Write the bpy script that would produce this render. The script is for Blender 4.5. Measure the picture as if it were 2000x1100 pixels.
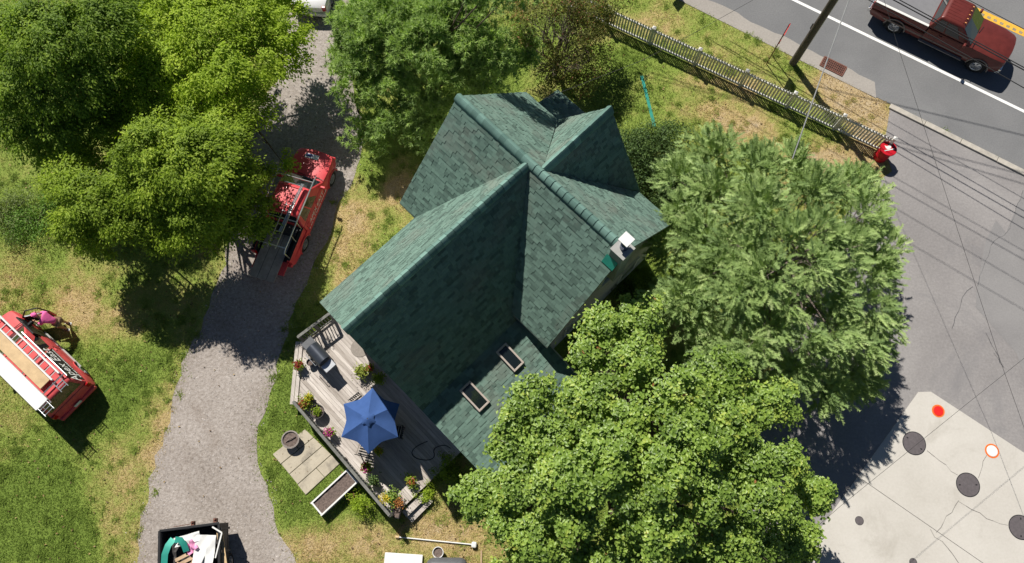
import bpy, bmesh, math, random
import numpy as np
from mathutils import Vector, Matrix, Quaternion

for o in list(bpy.data.objects):
    bpy.data.objects.remove(o)
sc = bpy.context.scene
COL = sc.collection
R = math.radians

# ------------------------------------------------------------ camera, sky, sun
CAM_H, FOC, NAD = 29.5, 1400.0, 425.0
TILT = math.atan2(NAD, FOC)
cd = bpy.data.cameras.new('camera'); cam = bpy.data.objects.new('camera', cd); COL.objects.link(cam)
cam.location = (0, 0, CAM_H); cam.rotation_euler = (TILT, 0, 0)
cd.sensor_width = 36; cd.lens = 36 * FOC / 2000; cd.clip_start = .5; cd.clip_end = 2000
sc.camera = cam
SUN_AZ, SUN_EL = R(27.5), R(49)
w = bpy.data.worlds.new('World'); sc.world = w; w.use_nodes = True
nt = w.node_tree; bg = nt.nodes['Background']
sky = nt.nodes.new('ShaderNodeTexSky'); sky.sky_type = 'NISHITA'; sky.sun_disc = False
sky.air_density = .6; sky.dust_density = .15; sky.sun_elevation = SUN_EL; sky.sun_rotation = -SUN_AZ
nt.links.new(sky.outputs[0], bg.inputs[0]); bg.inputs[1].default_value = 0.05
sd = bpy.data.lights.new('sun', 'SUN'); sun = bpy.data.objects.new('sun', sd); COL.objects.link(sun)
sd.energy = 5.0; sd.angle = R(.53); sd.color = (1, .95, .87)
LD = Vector((math.cos(SUN_EL) * math.sin(SUN_AZ), -math.cos(SUN_EL) * math.cos(SUN_AZ), -math.sin(SUN_EL)))
sun.rotation_euler = LD.to_track_quat('-Z', 'Y').to_euler(); sun.location = (-20, 40, 60)
sc.view_settings.view_transform = 'Standard'; sc.view_settings.look = 'None'
sc.view_settings.exposure = .26; sc.view_settings.gamma = 1
sc.cycles.use_denoising = True
sc.cycles.max_bounces = 6; sc.cycles.transparent_max_bounces = 8

rng = np.random.default_rng(7); random.seed(7)

# ------------------------------------------------------------ survey helper: photo point at a height -> place
_ct, _st = math.cos(TILT), math.sin(TILT)
def G(px, py, z=0.0):
    cx, cy, cz = px - 1000, 550 - py, -FOC
    wx, wy, wz = cx, cy * _ct - cz * _st, cy * _st + cz * _ct
    t = (z - CAM_H) / wz
    return Vector((wx * t, wy * t, z))
def G2(px, py, z=0.0):
    p = G(px, py, z); return (p.x, p.y)

# ------------------------------------------------------------ object helpers
def empty(name, loc, rz=0):
    o = bpy.data.objects.new(name, None); COL.objects.link(o)
    o.location = loc; o.rotation_euler = (0, 0, rz); o.empty_display_size = .2
    return o
def tag(o, label=None, cat=None, group=None, kind=None):
    if label: o['label'] = label
    if cat: o['category'] = cat
    if group: o['group'] = group
    if kind: o['kind'] = kind
    return o
def link(name, me, parent=None, loc=None, rz=0):
    o = bpy.data.objects.new(name, me); COL.objects.link(o)
    if parent: o.parent = parent
    if loc is not None: o.location = loc
    if rz: o.rotation_euler = (0, 0, rz)
    return o
def copy_tree(o, parent=None):
    c = o.copy(); COL.objects.link(c); c.parent = parent
    for ch in list(o.children): copy_tree(ch, c)
    return c

class MB:
    def __init__(s): s.v = []; s.f = []; s.t = []
    def add(s, vs, fs, tint=.5):
        n = len(s.v); s.v += [tuple(p) for p in vs]; s.f += [tuple(i + n for i in f) for f in fs]; s.t += [tint] * len(fs); return s
    def box(s, c, d, rz=0, rot=None, tint=.5):
        m = rot if rot is not None else Matrix.Rotation(rz, 3, 'Z')
        vs = [Vector(c) + m @ Vector((x * d[0] / 2, y * d[1] / 2, z * d[2] / 2)) for z in (-1, 1) for y in (-1, 1) for x in (-1, 1)]
        return s.add(vs, [(0, 2, 3, 1), (4, 5, 7, 6), (0, 1, 5, 4), (2, 6, 7, 3), (0, 4, 6, 2), (1, 3, 7, 5)], tint)
    def bar(s, a, b, w, h, up=(0, 0, 1), tint=.5):
        a, b = Vector(a), Vector(b); x = (b - a); L = x.length
        if L < 1e-6: return s
        x.normalize(); u = Vector(up)
        if abs(x.dot(u)) > .98: u = Vector((1, 0, 0))
        y = u.cross(x).normalized(); z = x.cross(y)
        return s.box((a + b) / 2, (L, w, h), rot=Matrix((x, y, z)).transposed(), tint=tint)
    def prism(s, poly, z0, z1, tint=.5):
        n = len(poly)
        ar = sum(poly[i][0] * poly[(i + 1) % n][1] - poly[(i + 1) % n][0] * poly[i][1] for i in range(n))
        if ar < 0: poly = poly[::-1]
        vs = [(p[0], p[1], z0) for p in poly] + [(p[0], p[1], z1) for p in poly]
        fs = [tuple(range(n - 1, -1, -1)), tuple(range(n, 2 * n))] + [(i, (i + 1) % n, n + (i + 1) % n, n + i) for i in range(n)]
        return s.add(vs, fs, tint)
    def tube(s, path, r, n=8, cap=True, tint=.5):
        path = [Vector(p) for p in path]; k = len(path)
        rs = r if isinstance(r, (list, tuple)) else [r] * k
        vs = []; ref = None
        for i, p in enumerate(path):
            d = (path[min(i + 1, k - 1)] - path[max(i - 1, 0)]).normalized()
            if ref is None: ref = Vector((0, 0, 1)) if abs(d.z) < .9 else Vector((1, 0, 0))
            a = d.cross(ref).normalized(); b = d.cross(a); ref = a.cross(d)
            vs += [p + (a * math.cos(2 * math.pi * j / n) + b * math.sin(2 * math.pi * j / n)) * rs[i] for j in range(n)]
        fs = [(i * n + j, i * n + (j + 1) % n, (i + 1) * n + (j + 1) % n, (i + 1) * n + j) for i in range(k - 1) for j in range(n)]
        if cap: fs += [tuple(range(n)), tuple(range((k - 1) * n + n - 1, (k - 1) * n - 1, -1))]
        return s.add(vs, fs, tint)
    def lathe(s, prof, n=20, c=(0, 0, 0), axis='z', tint=.5, sx=1, sy=1, cap=True):
        vs = []
        for r, h in prof:
            for j in range(n):
                a = 2 * math.pi * j / n; x, y = r * math.cos(a) * sx, r * math.sin(a) * sy
                p = (x, y, h) if axis == 'z' else (x, h, y) if axis == 'y' else (h, x, y)
                vs.append((c[0] + p[0], c[1] + p[1], c[2] + p[2]))
        k = len(prof)
        fs = [(i * n + j, i * n + (j + 1) % n, (i + 1) * n + (j + 1) % n, (i + 1) * n + j) for i in range(k - 1) for j in range(n)]
        if cap and prof[0][0] > 1e-5: fs.append(tuple(range(n - 1, -1, -1)))
        if cap and prof[-1][0] > 1e-5: fs.append(tuple(range((k - 1) * n, k * n)))
        return s.add(vs, fs, tint)
    def blob(s, c, r, n=10, sq=(1, 1, 1), tint=.5):
        prof = [(max(1e-6, r * math.sin(math.pi * i / 6)), -r * math.cos(math.pi * i / 6)) for i in range(7)]
        k = len(s.v); s.lathe([(a, b) for a, b in prof], n, (0, 0, 0), tint=tint)
        for i in range(k, len(s.v)):
            x, y, z = s.v[i]; s.v[i] = (c[0] + x * sq[0], c[1] + y * sq[1], c[2] + z * sq[2])
        return s
    def quad(s, a, b, c, d, tint=.5): return s.add([a, b, c, d], [(0, 1, 2, 3)], tint)
    def mesh(s, name, mat, smooth=False, ang=40):
        me = bpy.data.meshes.new(name); me.from_pydata(s.v, [], s.f)
        bm = bmesh.new(); bm.from_mesh(me); bmesh.ops.recalc_face_normals(bm, faces=bm.faces); bm.to_mesh(me); bm.free()
        if any(abs(t - .5) > 1e-6 for t in s.t):
            at = me.attributes.new('tint', 'FLOAT', 'FACE'); at.data.foreach_set('value', s.t)
        me.materials.append(mat)
        if smooth:
            me.shade_smooth(); me.set_sharp_from_angle(angle=R(ang))
        me.update(); return me
    def build(s, name, mat, parent=None, loc=None, rz=0, smooth=False, bevel=0, seg=2, ang=40):
        o = link(name, s.mesh(name, mat, smooth, ang), parent, loc, rz)
        if bevel:
            m = o.modifiers.new('bevel', 'BEVEL'); m.width = bevel; m.segments = seg; m.limit_method = 'ANGLE'; m.angle_limit = R(35); m.harden_normals = False
        return o

def fast_mesh(name, V, F, mat, tint=None, smooth=False):
    V = np.asarray(V, np.float32); F = np.asarray(F, np.int32); k = F.shape[1]
    me = bpy.data.meshes.new(name)
    me.vertices.add(len(V)); me.vertices.foreach_set('co', V.ravel())
    me.loops.add(F.size); me.loops.foreach_set('vertex_index', F.ravel())
    me.polygons.add(len(F)); me.polygons.foreach_set('loop_start', np.arange(0, F.size, k, dtype=np.int32))
    me.update(calc_edges=True)
    if tint is not None:
        at = me.attributes.new('tint', 'FLOAT', 'FACE'); at.data.foreach_set('value', np.asarray(tint, np.float32))
    me.materials.append(mat)
    if smooth: me.shade_smooth()
    return me

# ------------------------------------------------------------ materials
def nodes(name):
    m = bpy.data.materials.new(name); m.use_nodes = True
    t = m.node_tree; b = t.nodes['Principled BSDF']
    return m, t, b
def N(t, kind, **kw):
    n = t.nodes.new(kind)
    for k, v in kw.items():
        if k in ('_in',):
            for kk, vv in v.items(): n.inputs[kk].default_value = vv
        else: setattr(n, k, v)
    return n
def noise(t, co, scale, detail=4, rough=.6, dist=0):
    n = N(t, 'ShaderNodeTexNoise', _in={'Scale': scale, 'Detail': detail, 'Roughness': rough, 'Distortion': dist}); t.links.new(co, n.inputs['Vector']); return n.outputs[0]
def ramp(t, fac, stops):
    n = N(t, 'ShaderNodeValToRGB'); e = n.color_ramp.elements
    while len(e) < len(stops): e.new(.5)
    for el, (p, c) in zip(e, stops): el.position = p; el.color = (*c, 1) if len(c) == 3 else c
    t.links.new(fac, n.inputs[0]); return n.outputs[0]
def mixc(t, fac, a, b, mode='MIX'):
    n = N(t, 'ShaderNodeMix', data_type='RGBA', blend_type=mode)
    for k, v in ((0, fac), (6, a), (7, b)):
        if hasattr(v, 'is_output'): t.links.new(v, n.inputs[k])
        else: n.inputs[k].default_value = (*v, 1) if isinstance(v, tuple) and len(v) == 3 else v
    return n.outputs[2]
def math_(t, op, a, b=None):
    n = N(t, 'ShaderNodeMath', operation=op)
    for k, v in ((0, a), (1, b)):
        if v is None: continue
        if hasattr(v, 'is_output'): t.links.new(v, n.inputs[k])
        else: n.inputs[k].default_value = v
    return n.outputs[0]
def bumpn(t, b, h, strength=.3, dist=.02):
    n = N(t, 'ShaderNodeBump', _in={'Strength': strength, 'Distance': dist}); t.links.new(h, n.inputs['Height']); t.links.new(n.outputs[0], b.inputs['Normal'])
def sc3(c, k): return tuple(min(1, x * k) for x in c)

def mat(name, col, rough=.7, metal=0, var=.14, vs=5, bump=0, bs=40, spec=.3, coat=0, tintvar=0):
    m, t, b = nodes(name)
    co = N(t, 'ShaderNodeTexCoord').outputs['Object']
    c = None
    if var:
        f = noise(t, co, vs, 5, .65)
        c = ramp(t, f, [(.3, sc3(col, 1 - var)), (.7, sc3(col, 1 + var))])
    if tintvar:
        a = N(t, 'ShaderNodeAttribute', attribute_name='tint').outputs['Fac']
        k = ramp(t, a, [(0, (1 - tintvar,) * 3), (1, (1 + tintvar,) * 3)])
        c = mixc(t, 1.0, c if c is not None else (*col,), k, 'MULTIPLY')
    if c is not None: t.links.new(c, b.inputs['Base Color'])
    else: b.inputs['Base Color'].default_value = (*col, 1)
    b.inputs['Roughness'].default_value = rough; b.inputs['Metallic'].default_value = metal
    b.inputs['Specular IOR Level'].default_value = spec
    if coat: b.inputs['Coat Weight'].default_value = coat; b.inputs['Coat Roughness'].default_value = .06
    if bump: bumpn(t, b, noise(t, co, bs, 4, .7), bump, .01)
    return m

def leafmat(name, stops, trans=.35, rough=.55, spec=.25):
    m, t, b = nodes(name)
    a = N(t, 'ShaderNodeAttribute', attribute_name='tint').outputs['Fac']
    c = ramp(t, a, stops)
    t.links.new(c, b.inputs['Base Color']); b.inputs['Roughness'].default_value = rough; b.inputs['Specular IOR Level'].default_value = spec
    tr = N(t, 'ShaderNodeBsdfTranslucent'); cc = mixc(t, 1.0, c, (1.15, 1.2, .55), 'MULTIPLY'); t.links.new(cc, tr.inputs[0])
    mx = N(t, 'ShaderNodeMixShader', _in={0: trans}); t.links.new(b.outputs[0], mx.inputs[1]); t.links.new(tr.outputs[0], mx.inputs[2])
    t.links.new(mx.outputs[0], t.nodes['Material Output'].inputs[0]); return m

MT = {}
MT['white'] = mat('white_paint', (.74, .74, .72), .5, var=.06)
MT['vinyl'] = mat('fence_vinyl', (.62, .61, .58), .45, var=.1, vs=3)
MT['black'] = mat('black_plastic', (.02, .02, .022), .5, var=.2)
MT['rubber'] = mat('rubber', (.022, .022, .022), .85, var=.2, vs=20)
MT['dark'] = mat('dark_metal', (.05, .05, .055), .5, .4, var=.2)
MT['alu'] = mat('aluminium', (.58, .6, .62), .32, .9, var=.08, vs=12)
MT['chrome'] = mat('chrome', (.75, .75, .76), .12, 1, var=.03)
MT['glass'] = mat('dark_glass', (.012, .018, .02), .04, 0, var=0, spec=.6, coat=.5)
MT['maroon'] = mat('maroon_paint', (.13, .024, .019), .42, .1, var=.18, vs=3, coat=.35)
MT['red'] = mat('red_paint', (.62, .06, .07), .45, 0, var=.16, vs=3, coat=.3)
MT['redfade'] = mat('faded_red_paint', (.62, .085, .09), .55, 0, var=.2, vs=3, coat=.15)
MT['carwhite'] = mat('white_car_paint', (.75, .75, .76), .3, 0, var=.03, coat=.6)
MT['lampred'] = mat('tail_lamp', (.4, .01, .012), .2, 0, var=.1, coat=.6)
MT['lampclear'] = mat('head_lamp', (.6, .62, .62), .15, .2, var=.05, coat=.6)
MT['blue'] = mat('umbrella_fabric', (.05, .105, .28), .85, 0, var=.1, vs=3, bump=.25, bs=9, spec=.1)
MT['soil'] = mat('soil', (.15, .115, .1), .95, 0, var=.45, vs=14, bump=.9, bs=22)
MT['terracotta'] = mat('terracotta', (.3, .13, .08), .85, 0, var=.2)
MT['potdark'] = mat('dark_pot', (.045, .04, .04), .6, 0, var=.25)
MT['potgrey'] = mat('stone_pot', (.26, .23, .21), .9, 0, var=.25, vs=9, bump=.5)
MT['teal'] = mat('teal_metal', (.03, .28, .22), .4, .2, var=.1)
MT['tan'] = mat('khaki_cloth', (.3, .2, .12), .9, var=.1)
MT['skin'] = mat('skin', (.45, .24, .16), .6, var=.05)
MT['pink'] = mat('pink_shirt', (.9, .16, .42), .85, var=.1, vs=9, bump=.3, bs=12)
MT['navy'] = mat('navy_cloth', (.03, .04, .08), .85, var=.2)
MT['plywood'] = mat('plywood', (.58, .42, .24), .8, var=.16, vs=3)
MT['oldboard'] = mat('weathered_board', (.27, .235, .2), .85, var=.25, vs=5)
MT['pallet'] = mat('pallet_wood', (.48, .34, .22), .85, var=.25, vs=6)
MT['bark'] = mat('bark', (.10, .075, .055), .95, var=.35, vs=12, bump=.8, bs=18)
MT['twig'] = mat('dry_twig', (.2, .16, .14), .9, var=.3, vs=6)
MT['orange'] = mat('orange_paint', (.75, .16, .03), .6, var=.12)
MT['redlid'] = mat('red_lid_paint', (.72, .02, .018), .5, var=.1); MT['drumred'] = mat('drum_red', (.5, .008, .02), .45, var=.1)
MT['kerb'] = mat('kerb_concrete', (.42, .39, .34), .9, var=.2, vs=4, bump=.3, bs=60)
MT['stucco'] = mat('chimney_stucco', (.27, .28, .27), .85, var=.12)
MT['trim'] = mat('roof_trim', (.34, .34, .32), .6, var=.1)
MT['siding'] = None
MT['wire'] = mat('cable_black', (.03, .03, .032), .6, var=0)
MT['wirelight'] = mat('cable_aluminium', (.45, .45, .45), .5, .4, var=.1)
MT['rust'] = mat('rusty_iron', (.17, .075, .055), .85, var=.35, vs=15, bump=.4)
MT['lid'] = mat('cover_iron', (.13, .115, .12), .75, .2, var=.18, vs=8, bump=.4, bs=90)
MT['roadwhite'] = mat('white_road_paint', (.78, .78, .76), .7, var=.1, vs=8)
MT['roadyellow'] = mat('yellow_road_paint', (.75, .42, .05), .7, var=.15, vs=8)
MT['polewood'] = mat('utility_pole_wood', (.10, .085, .068), .9, var=.25, vs=4, bump=.6, bs=12)
MT['cover'] = mat('grey_cover', (.11, .115, .125), .45, var=.15, vs=4, bump=.6, bs=5)
MT['grilldark'] = mat('grill_hood', (.07, .08, .1), .32, .5, var=.15)
MT['tonneau'] = mat('bed_cover', (.2, .2, .21), .7, var=.06)

def surf(name, stops, s1, s2, bump=.4, bs=80, rough=.92, blotch=.35, bdist=.01, stain=None):
    """ground surface: fine speckle s2 through the ramp, broad blotches s1"""
    m, t, b = nodes(name)
    co = N(t, 'ShaderNodeTexCoord').outputs['Object']
    f2 = noise(t, co, s2, 6, .75); f1 = noise(t, co, s1, 5, .6, .3)
    f = math_(t, 'ADD', math_(t, 'MULTIPLY', f2, 1 - blotch), math_(t, 'MULTIPLY', f1, blotch))
    c = ramp(t, f, stops)
    if stain:
        s = ramp(t, noise(t, co, stain[0], 6, .7, .6), [(stain[1], (0, 0, 0)), (stain[1] + .14, (1, 1, 1))])
        c = mixc(t, math_(t, 'MULTIPLY', s, stain[3]), c, stain[2])
    t.links.new(c, b.inputs['Base Color']); b.inputs['Roughness'].default_value = rough; b.inputs['Specular IOR Level'].default_value = .2
    bumpn(t, b, noise(t, co, bs, 5, .75), bump, bdist)
    return m
MT['gravel'] = surf('gravel', [(.35, (.17, .145, .122)), (.46, (.31, .272, .242)), (.57, (.415, .373, .34)), (.69, (.56, .515, .48))], .28, 8, .9, 11, blotch=.34, bdist=.035, stain=(.35, .53, (.22, .175, .14), .4))
MT['asphalt'] = surf('road_asphalt', [(.3, (.135, .137, .142)), (.5, (.18, .182, .185)), (.72, (.24, .24, .242))], .3, 16, .4, 50, blotch=.45)
MT['pavement'] = surf('lot_asphalt', [(.3, (.19, .18, .178)), (.5, (.27, .256, .252)), (.7, (.36, .345, .335))], .22, 10, .4, 40, blotch=.5, stain=(.3, .52, (.19, .185, .19), .6))
MT['patch'] = surf('lot_asphalt_patch', [(.28, (.185, .18, .18)), (.5, (.24, .233, .232)), (.74, (.3, .292, .288))], .4, 14, .35, 50, blotch=.5)
MT['sandy'] = surf('road_shoulder', [(.3, (.27, .25, .225)), (.5, (.34, .315, .285)), (.75, (.43, .4, .36))], .5, 12, .4, 40, blotch=.4)
MT['concrete'] = surf('pad_concrete', [(.28, (.45, .425, .38)), (.5, (.53, .505, .46)), (.74, (.61, .585, .54))], .35, 11, .2, 60, blotch=.6, stain=(.45, .54, (.38, .355, .31), .55))
MT['crack'] = mat('crack_dirt', (.16, .15, .14), .95, var=.3)
MT['seal'] = mat('crack_sealed', (.1, .1, .105), .8, var=.3)
MT['slab'] = surf('patio_slab', [(.28, (.34, .30, .23)), (.5, (.46, .41, .32)), (.74, (.54, .49, .39))], .9, 9, .3, 40, blotch=.55, stain=(1.1, .53, (.2, .18, .15), .6))

def wood_planks():
    m, t, b = nodes('deck_wood')
    co = N(t, 'ShaderNodeTexCoord').outputs['Object']
    mp = N(t, 'ShaderNodeMapping'); mp.inputs['Scale'].default_value = (1, 14, 1); t.links.new(co, mp.inputs[0])
    f = noise(t, mp.outputs[0], 1.6, 6, .7, .2)
    c = ramp(t, f, [(.3, (.36, .315, .285)), (.5, (.53, .485, .445)), (.72, (.66, .615, .575))])
    a = N(t, 'ShaderNodeObjectInfo').outputs['Random']
    k = ramp(t, a, [(0, (.72, .70, .68)), (1, (1.12, 1.12, 1.12))])
    c = mixc(t, 1.0, c, k, 'MULTIPLY'); t.links.new(c, b.inputs['Base Color']); b.inputs['Roughness'].default_value = .85
    b.inputs['Specular IOR Level'].default_value = .2
    bumpn(t, b, f, .4, .01); return m
MT['deck'] = wood_planks()

def siding():
    m, t, b = nodes('clapboard_siding')
    co = N(t, 'ShaderNodeTexCoord').outputs['Object']
    wv = N(t, 'ShaderNodeTexWave', wave_type='BANDS', bands_direction='Z', wave_profile='SAW', _in={'Scale': 2.2}); t.links.new(co, wv.inputs[0])
    c = ramp(t, noise(t, co, 3, 5), [(.3, (.42, .43, .41)), (.7, (.52, .53, .51))]); t.links.new(c, b.inputs['Base Color'])
    b.inputs['Roughness'].default_value = .7; bumpn(t, b, wv.outputs['Fac'], .6, .02); return m
MT['siding'] = siding()

def shingle_mat(name, lo, mid, hi, wear=None):
    m, t, b = nodes(name)
    tc = N(t, 'ShaderNodeTexCoord'); co = tc.outputs['Object']
    a = N(t, 'ShaderNodeAttribute', attribute_name='tint').outputs['Fac']
    c = ramp(t, a, [(.0, lo), (.38, mid), (.7, hi), (1, sc3(hi, 1.18))])
    g = ramp(t, noise(t, co, 60, 3, .8), [(.3, (.78,) * 3), (.7, (1.2,) * 3)]); c = mixc(t, 1.0, c, g, 'MULTIPLY')
    pos = N(t, 'ShaderNodeNewGeometry').outputs['Position']
    if wear:
        wmask = ramp(t, noise(t, pos, .45, 5, .65, .4), [(.5, (0, 0, 0)), (.7, (1, 1, 1))]); c = mixc(t, math_(t, 'MULTIPLY', wmask, .55), c, wear)
    t.links.new(c, b.inputs['Base Color']); b.inputs['Roughness'].default_value = .95; b.inputs['Specular IOR Level'].default_value = .1
    bumpn(t, b, noise(t, co, 90, 2, .8), .5, .006); return m
MT['shingle'] = shingle_mat('green_shingle', (.072, .112, .094), (.115, .18, .15), (.155, .242, .2), (.2, .205, .175))
MT['cap'] = shingle_mat('green_ridge_cap', (.1, .18, .156), (.13, .222, .192), (.155, .262, .226))

def lawn_mat(name, geo=True):
    m, t, b = nodes(name)
    a = N(t, 'ShaderNodeAttribute', attribute_name='dry').outputs['Fac']
    co = N(t, 'ShaderNodeTexCoord').outputs['Object']
    f = math_(t, 'ADD', a, math_(t, 'MULTIPLY', math_(t, 'SUBTRACT', noise(t, co, 2.2 if geo else 9, 6, .75), .5), .75 if geo else .5))
    c = ramp(t, f, [(0, (.185, .27, .05)), (.28, (.275, .36, .075)), (.48, (.39, .385, .12)), (.66, (.53, .405, .19)), (.84, (.55, .425, .25)), (1, (.64, .55, .42))])
    if geo:
        g = ramp(t, noise(t, co, 22, 4, .8), [(.28, (.5, .5, .5)), (.7, (1.25, 1.25, 1.25))]); c = mixc(t, 1.0, c, g, 'MULTIPLY')
    t.links.new(c, b.inputs['Base Color']); b.inputs['Roughness'].default_value = .95; b.inputs['Specular IOR Level'].default_value = .1
    if geo: bumpn(t, b, noise(t, co, 16, 5, .8), 1.0, .05)
    return m
MT['lawn'] = lawn_mat('lawn'); MT['blade'] = lawn_mat('grass_blade', False)
_t = MT['blade'].node_tree; _b = _t.nodes['Principled BSDF']; _src = _b.inputs['Base Color'].links[0].from_socket
_tr = N(_t, 'ShaderNodeBsdfTranslucent'); _t.links.new(_src, _tr.inputs[0]); _mx = N(_t, 'ShaderNodeMixShader', _in={0: .4}); _t.links.new(_b.outputs[0], _mx.inputs[1]); _t.links.new(_tr.outputs[0], _mx.inputs[2]); _t.links.new(_mx.outputs[0], _t.nodes['Material Output'].inputs[0])

# ------------------------------------------------------------ value noise for scattering
_lat = rng.random((256, 256))
def vnoise(x, y, s):
    x = np.asarray(x) * s + 100; y = np.asarray(y) * s + 100
    i = np.floor(x).astype(int); j = np.floor(y).astype(int); fx = x - i; fy = y - j
    fx = fx * fx * (3 - 2 * fx); fy = fy * fy * (3 - 2 * fy)
    g = lambda a, b: _lat[a % 256, b % 256]
    return (g(i, j) * (1 - fx) + g(i + 1, j) * fx) * (1 - fy) + (g(i, j + 1) * (1 - fx) + g(i + 1, j + 1) * fx) * fy
def fbm(x, y, s): return .5 * vnoise(x, y, s) + .3 * vnoise(x, y, s * 2.3) + .2 * vnoise(x, y, s * 5.1)

# dry patches of the lawn as surveyed: x, y, radius x, radius y (photo points on the ground), amount
DRY = [(60, 580, 120, 50, .25), (140, 600, 70, 60, .22), (260, 650, 70, 50, .35), (325, 850, 26, 170, .32), (250, 970, 45, 70, .3), (60, 940, 70, 40, -.2), (60, 1020, 90, 80, -.32),
       (230, 770, 60, 60, -.3), (150, 960, 60, 60, -.12), (300, 690, 50, 60, -.25), (30, 320, 40, 60, -.05), (25, 480, 40, 60, .3), (20, 415, 60, 60, -.35),
       (740, 320, 22, 60, -.3), (775, 370, 45, 60, .5), (700, 440, 60, 60, .3), (680, 540, 60, 60, .25), (560, 820, 50, 110, -.3), (540, 700, 30, 80, -.1), (640, 880, 90, 90, -.35), (560, 990, 60, 60, -.25), (715, 970, 60, 50, -.28),
       (720, 1060, 55, 35, .5), (620, 1070, 40, 40, .35), (560, 1060, 40, 60, .2), (840, 1030, 70, 50, .45), (930, 1080, 60, 40, .3), (640, 1000, 30, 30, .3),
       (1190, 150, 50, 60, -.3), (1240, 110, 50, 30, -.15), (1320, 215, 50, 40, .3), (1390, 215, 50, 30, .32), (1470, 250, 70, 40, .42), (1590, 310, 90, 50, .32), (1290, 260, 40, 30, -.2), (1360, 250, 40, 30, -.15),
       (1400, 160, 160, 22, .3), (1300, 40, 120, 60, .12), (1440, 90, 60, 50, .25), (1560, 150, 40, 40, -.15), (1660, 190, 70, 50, .75), (1620, 150, 50, 30, .3), (1330, 75, 30, 20, .15), (1705, 225, 40, 50, .5), (1690, 300, 60, 40, .15), (1550, 400, 200, 120, .1)]
_dry = [(*G2(a, b), rx / 45.0, ry / 42.0, k) for a, b, rx, ry, k in DRY]
def dry(x, y):
    x = np.asarray(x, float); y = np.asarray(y, float)
    d = .25 + (fbm(x, y, .55) - .45) * .75
    for cx, cy, rx, ry, k in _dry:
        d = d + k * np.exp(-(((x - cx) / rx) ** 2 + ((y - cy) / ry) ** 2) * (.75 + .5 * vnoise(x, y, 1.3)))
    verge = np.exp(-(((x - _dry[-8][0]) / 3) ** 2 + ((y - _dry[-8][1]) / 2.2) ** 2))
    d = d + (vnoise(x, y, 3.1) - .5) * .16
    return np.clip(d, 0, .8 + .25 * verge)

def inpoly(x, y, poly):
    x = np.asarray(x); y = np.asarray(y); c = np.zeros(x.shape, bool); n = len(poly)
    for i in range(n):
        x1, y1 = poly[i]; x2, y2 = poly[i - 1]
        k = ((y1 > y) != (y2 > y)) & (x < (x2 - x1) * (y - y1) / ((y2 - y1) if y2 != y1 else 1e-9) + x1); c ^= k
    return c
def clip_poly(poly, inside, inter):
    out = []
    for i in range(len(poly)):
        a, b = poly[i - 1], poly[i]
        ia, ib = inside(a), inside(b)
        if ia != ib: out.append(inter(a, b))
        if ib: out.append(b)
    return out
def clip_convex(poly, conv):
    """poly clipped to the convex polygon conv (counter-clockwise)"""
    for i in range(len(conv)):
        p, q = conv[i], conv[(i + 1) % len(conv)]
        nx, ny = -(q[1] - p[1]), q[0] - p[0]
        d = lambda a: (a[0] - p[0]) * nx + (a[1] - p[1]) * ny
        poly = clip_poly(poly, lambda a: d(a) >= 0, lambda a, b: tuple(a[k] + (b[k] - a[k]) * d(a) / (d(a) - d(b)) for k in (0, 1)))
        if len(poly) < 3: return []
    return poly
def ragged(pts, amp, step=.4, seed=0):
    """closed outline with an uneven edge"""
    r = np.random.default_rng(seed); out = []; n = len(pts)
    for i in range(n):
        a, b = Vector(pts[i]), Vector(pts[(i + 1) % n]); k = max(1, int((b - a).length / step)); nn = Vector((-(b - a).y, (b - a).x)).normalized()
        for j in range(k):
            p = a.lerp(b, j / k); s = (float(fbm(p.x, p.y, .8)) - .48) * 2.4 + (r.random() - .5) * .35
            out.append((p.x + nn.x * s * amp, p.y + nn.y * s * amp))
    return out
def smooth_line(pts, it=2):
    for _ in range(it):
        q = [pts[0]]
        for a, b in zip(pts, pts[1:]):
            q += [tuple(a[k] * .75 + b[k] * .25 for k in (0, 1)), tuple(a[k] * .25 + b[k] * .75 for k in (0, 1))]
        pts = q + [pts[-1]]
    return pts
def sheet(name, poly, z, m, parent=None, kind='structure'):
    bm = bmesh.new(); vs = [bm.verts.new((x, y, z)) for x, y in poly]; f = bm.faces.new(vs)
    if f.calc_area() and f.normal.z < 0: f.normal_flip()
    bmesh.ops.triangulate(bm, faces=[f]); bm.normal_update()
    for f in bm.faces:
        if f.normal.z < 0: f.normal_flip()
    me = bpy.data.meshes.new(name); bm.to_mesh(me); bm.free(); me.materials.append(m)
    o = link(name, me, parent)
    if kind and not parent: o['kind'] = kind
    return o

# ============================================================ SETTING
xs = np.concatenate([-np.geomspace(600, 26, 18), np.arange(-25.5, 27, .3), np.geomspace(27.5, 600, 18)])
ys = np.concatenate([-np.geomspace(600, 7, 18), np.arange(-6.6, 29, .3), np.geomspace(29.5, 600, 18)])
gx, gy = np.meshgrid(xs, ys); ny_, nx_ = gx.shape
gz = (fbm(gx, gy, .8) - .5) * .05; gz[(abs(gx) > 30) | (abs(gy - 11) > 22)] = 0
gz = np.minimum(gz, 0) - .004
gv = np.stack([gx.ravel(), gy.ravel(), gz.ravel()], 1)
ii = np.arange(nx_ * ny_).reshape(ny_, nx_)
gf = np.stack([ii[:-1, :-1].ravel(), ii[:-1, 1:].ravel(), ii[1:, 1:].ravel(), ii[1:, :-1].ravel()], 1)
me = fast_mesh('lawn', gv, gf, MT['lawn'], smooth=True)
me.attributes.new('dry', 'FLOAT', 'POINT').data.foreach_set('value', dry(gx.ravel(), gy.ravel()).astype(np.float32))
tag(link('lawn', me), kind='structure')

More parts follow.
